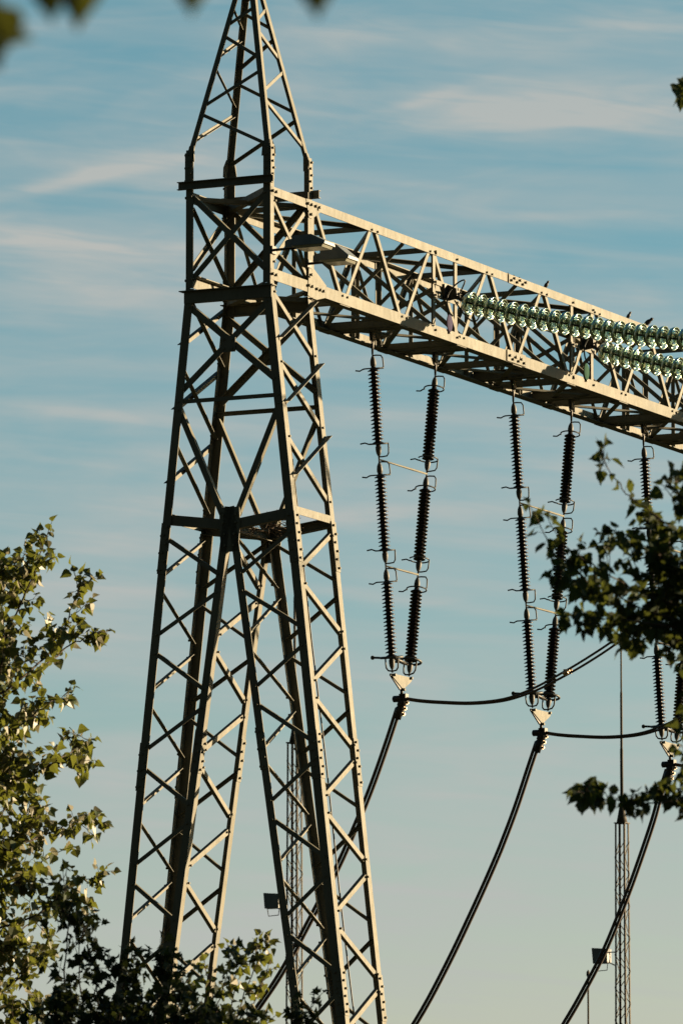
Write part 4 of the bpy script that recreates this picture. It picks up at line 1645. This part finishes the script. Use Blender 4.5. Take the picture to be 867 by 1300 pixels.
for a_, b_ in (((1500, 1000), (950, 790)), ((1500, 900), (930, 720)), ((1500, 1150), (950, 1000))):
    tube_part(maple, 'limb', [px(*a_, D4), px((a_[0] + b_[0]) / 2, (a_[1] + b_[1]) / 2 + 20, D4), px(*b_, D4)], (0.05, 0.014), 8)
for q, sub, sl in [
    ([(950, 790), (860, 770), (800, 745), (750, 715), (715, 690), (690, 648)], 12, 0.17),
    ([(950, 790), (870, 790), (810, 770), (760, 745), (722, 735), (700, 700)], 12, 0.16),
    ([(950, 800), (880, 800), (820, 790), (770, 785), (735, 788), (712, 775)], 14, 0.15),
    ([(930, 720), (880, 690), (840, 660), (800, 630), (775, 600), (762, 572)], 8, 0.15),
    ([(930, 720), (890, 680), (860, 640), (840, 615)], 7, 0.14),
    ([(930, 730), (880, 720), (840, 710), (800, 690), (770, 680)], 12, 0.16),
    ([(950, 790), (900, 770), (860, 740), (830, 700)], 14, 0.18),
    ([(950, 800), (900, 800), (860, 800), (820, 815), (800, 820)], 12, 0.15),
    ([(950, 810), (900, 820), (880, 832), (866, 846)], 4, 0.12),
    ([(930, 720), (900, 660), (880, 610), (870, 590)], 6, 0.15),
    ([(950, 830), (905, 860), (880, 890), (862, 925)], 4, 0.10),
    ([(950, 1000), (890, 1010), (840, 1020), (790, 1018), (755, 1012), (732, 1005)], 14, 0.10),
    ([(950, 1000), (890, 1005), (850, 1000), (815, 1008), (780, 1015)], 10, 0.10),
    ([(950, 1000), (905, 980), (878, 960), (862, 945)], 5, 0.09),
    ([(940, 760), (900, 740), (870, 720), (850, 690)], 12, 0.16),
    ([(950, 805), (905, 795), (870, 775), (845, 760)], 14, 0.16),
    ([(950, 805), (905, 805), (870, 815), (840, 830)], 10, 0.13),
    ([(760, 760), (730, 720), (700, 690), (672, 640)], 4, 0.09),
    ([(1000, 190), (930, 150), (892, 128), (872, 116), (864, 104)], 3, 0.05),
    ([(930, 150), (900, 124), (882, 112), (868, 120)], 2, 0.05),
]:
    cr.branch([P4(*p) for p in q], 0.006, 0.043, sub=max(1, int(sub * (0.62 if q[0][1] < 785 or q[-1][1] < 680 else 0.80))), slen=sl * 1.25, spread=0.62, up=0.1, hang=0.7, depth=2, )
for i in range(70):                       # bulk of the crown beyond the right edge
    z = R.uniform(3.5, 9.0)
    a = R.uniform(0, 6.28)
    l = 1.9 - abs(z - 6) * 0.25
    b = tp + Vector((-0.1, 0, z - 0.5))
    d = Vector((math.cos(a) * l, math.sin(a) * l, 0.6))
    if b.x + d.x < 2.25:
        d.x = 2.25 - b.x
    cr.branch([b, b + d * 0.5 + Vector((0, 0, 0.1)), b + d], 0.012, 0.09, sub=8, slen=0.5, spread=0.75, hang=0.6)
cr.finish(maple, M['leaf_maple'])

# unseen tree added outside the frame to the right to shade the dark shrub
tp = Vector((7.6, 52.2, 0))
shade_tree = Thing('maple_tree', tp, 'unseen maple tree added outside the right edge to shade the shrub', 'tree', framed=False)
tube_part(shade_tree, 'trunk', [tp, tp + Vector((0.05, 0, 3)), tp + Vector((0.0, 0, 7.5))], (0.2, 0.05))
cr = Crown(77, 'maple', 0.12)
R = random.Random(78)
for i in range(110):
    z = R.uniform(3.4, 8.2)
    a = R.uniform(0, 6.28)
    l = 2.1 - abs(z - 5.8) * 0.3
    b = tp + Vector((0, 0, z - 0.5))
    d = Vector((math.cos(a) * l, math.sin(a) * l, 0.6))
    cr.branch([b, b + d * 0.5, b + d], 0.012, 0.10, sub=6, slen=0.6, spread=0.75, hang=0.6)
cr.finish(shade_tree, M['leaf_maple'])

# twig hanging close in front of the camera at the top, quite out of focus
D5 = 6.6
tp = px(-160, -260, D5)
near = Thing('overhanging_twig', (tp.x, tp.y, tp.z), 'strongly blurred overhanging twig with leaves at the top left corner', 'twig', framed=False)
R = random.Random(2)
m = MB()
m.tube(smooth_path([px(-160, -260, D5), px(40, -120, D5), px(260, -90, D5), px(440, -80, D5)], 5), 0.0022, 6)
near.part('stem', m, M['bark'])
m = MB()
m.tube([px(-160, -260, D5), px(-60, -120, D5), px(-30, -30, D5)], 0.002, 6)
near.part('stem', m, M['bark'])
lf = Crown(3, 'poplar', 0.05)
for (x, y, dx, dy, s) in ((-40, 30, 1, -0.10, 0.060), (-12, 5, 0.12, -1, 0.058), (-28, 20, 0.4, -0.9, 0.052), (98, -38, 0.1, -1, 0.052), (58, -26, 0.25, -1, 0.038), (80, -60, 0.1, -1, 0.045), (240, -40, 0.05, -1, 0.043), (398, -40, 0.1, -1, 0.045), (20, -60, -0.2, -1, 0.03)):
    lf.leaf(px(x, y, D5), Vector((dx, 0.1, dy)), Vector((0.25, -1, 0.2)), s)
    lf.tw.tube([px(x, y, D5), px(x, y - 45, D5)], 0.0008, 4)
lf.finish(near, M['leaf_near'], 'leaves')
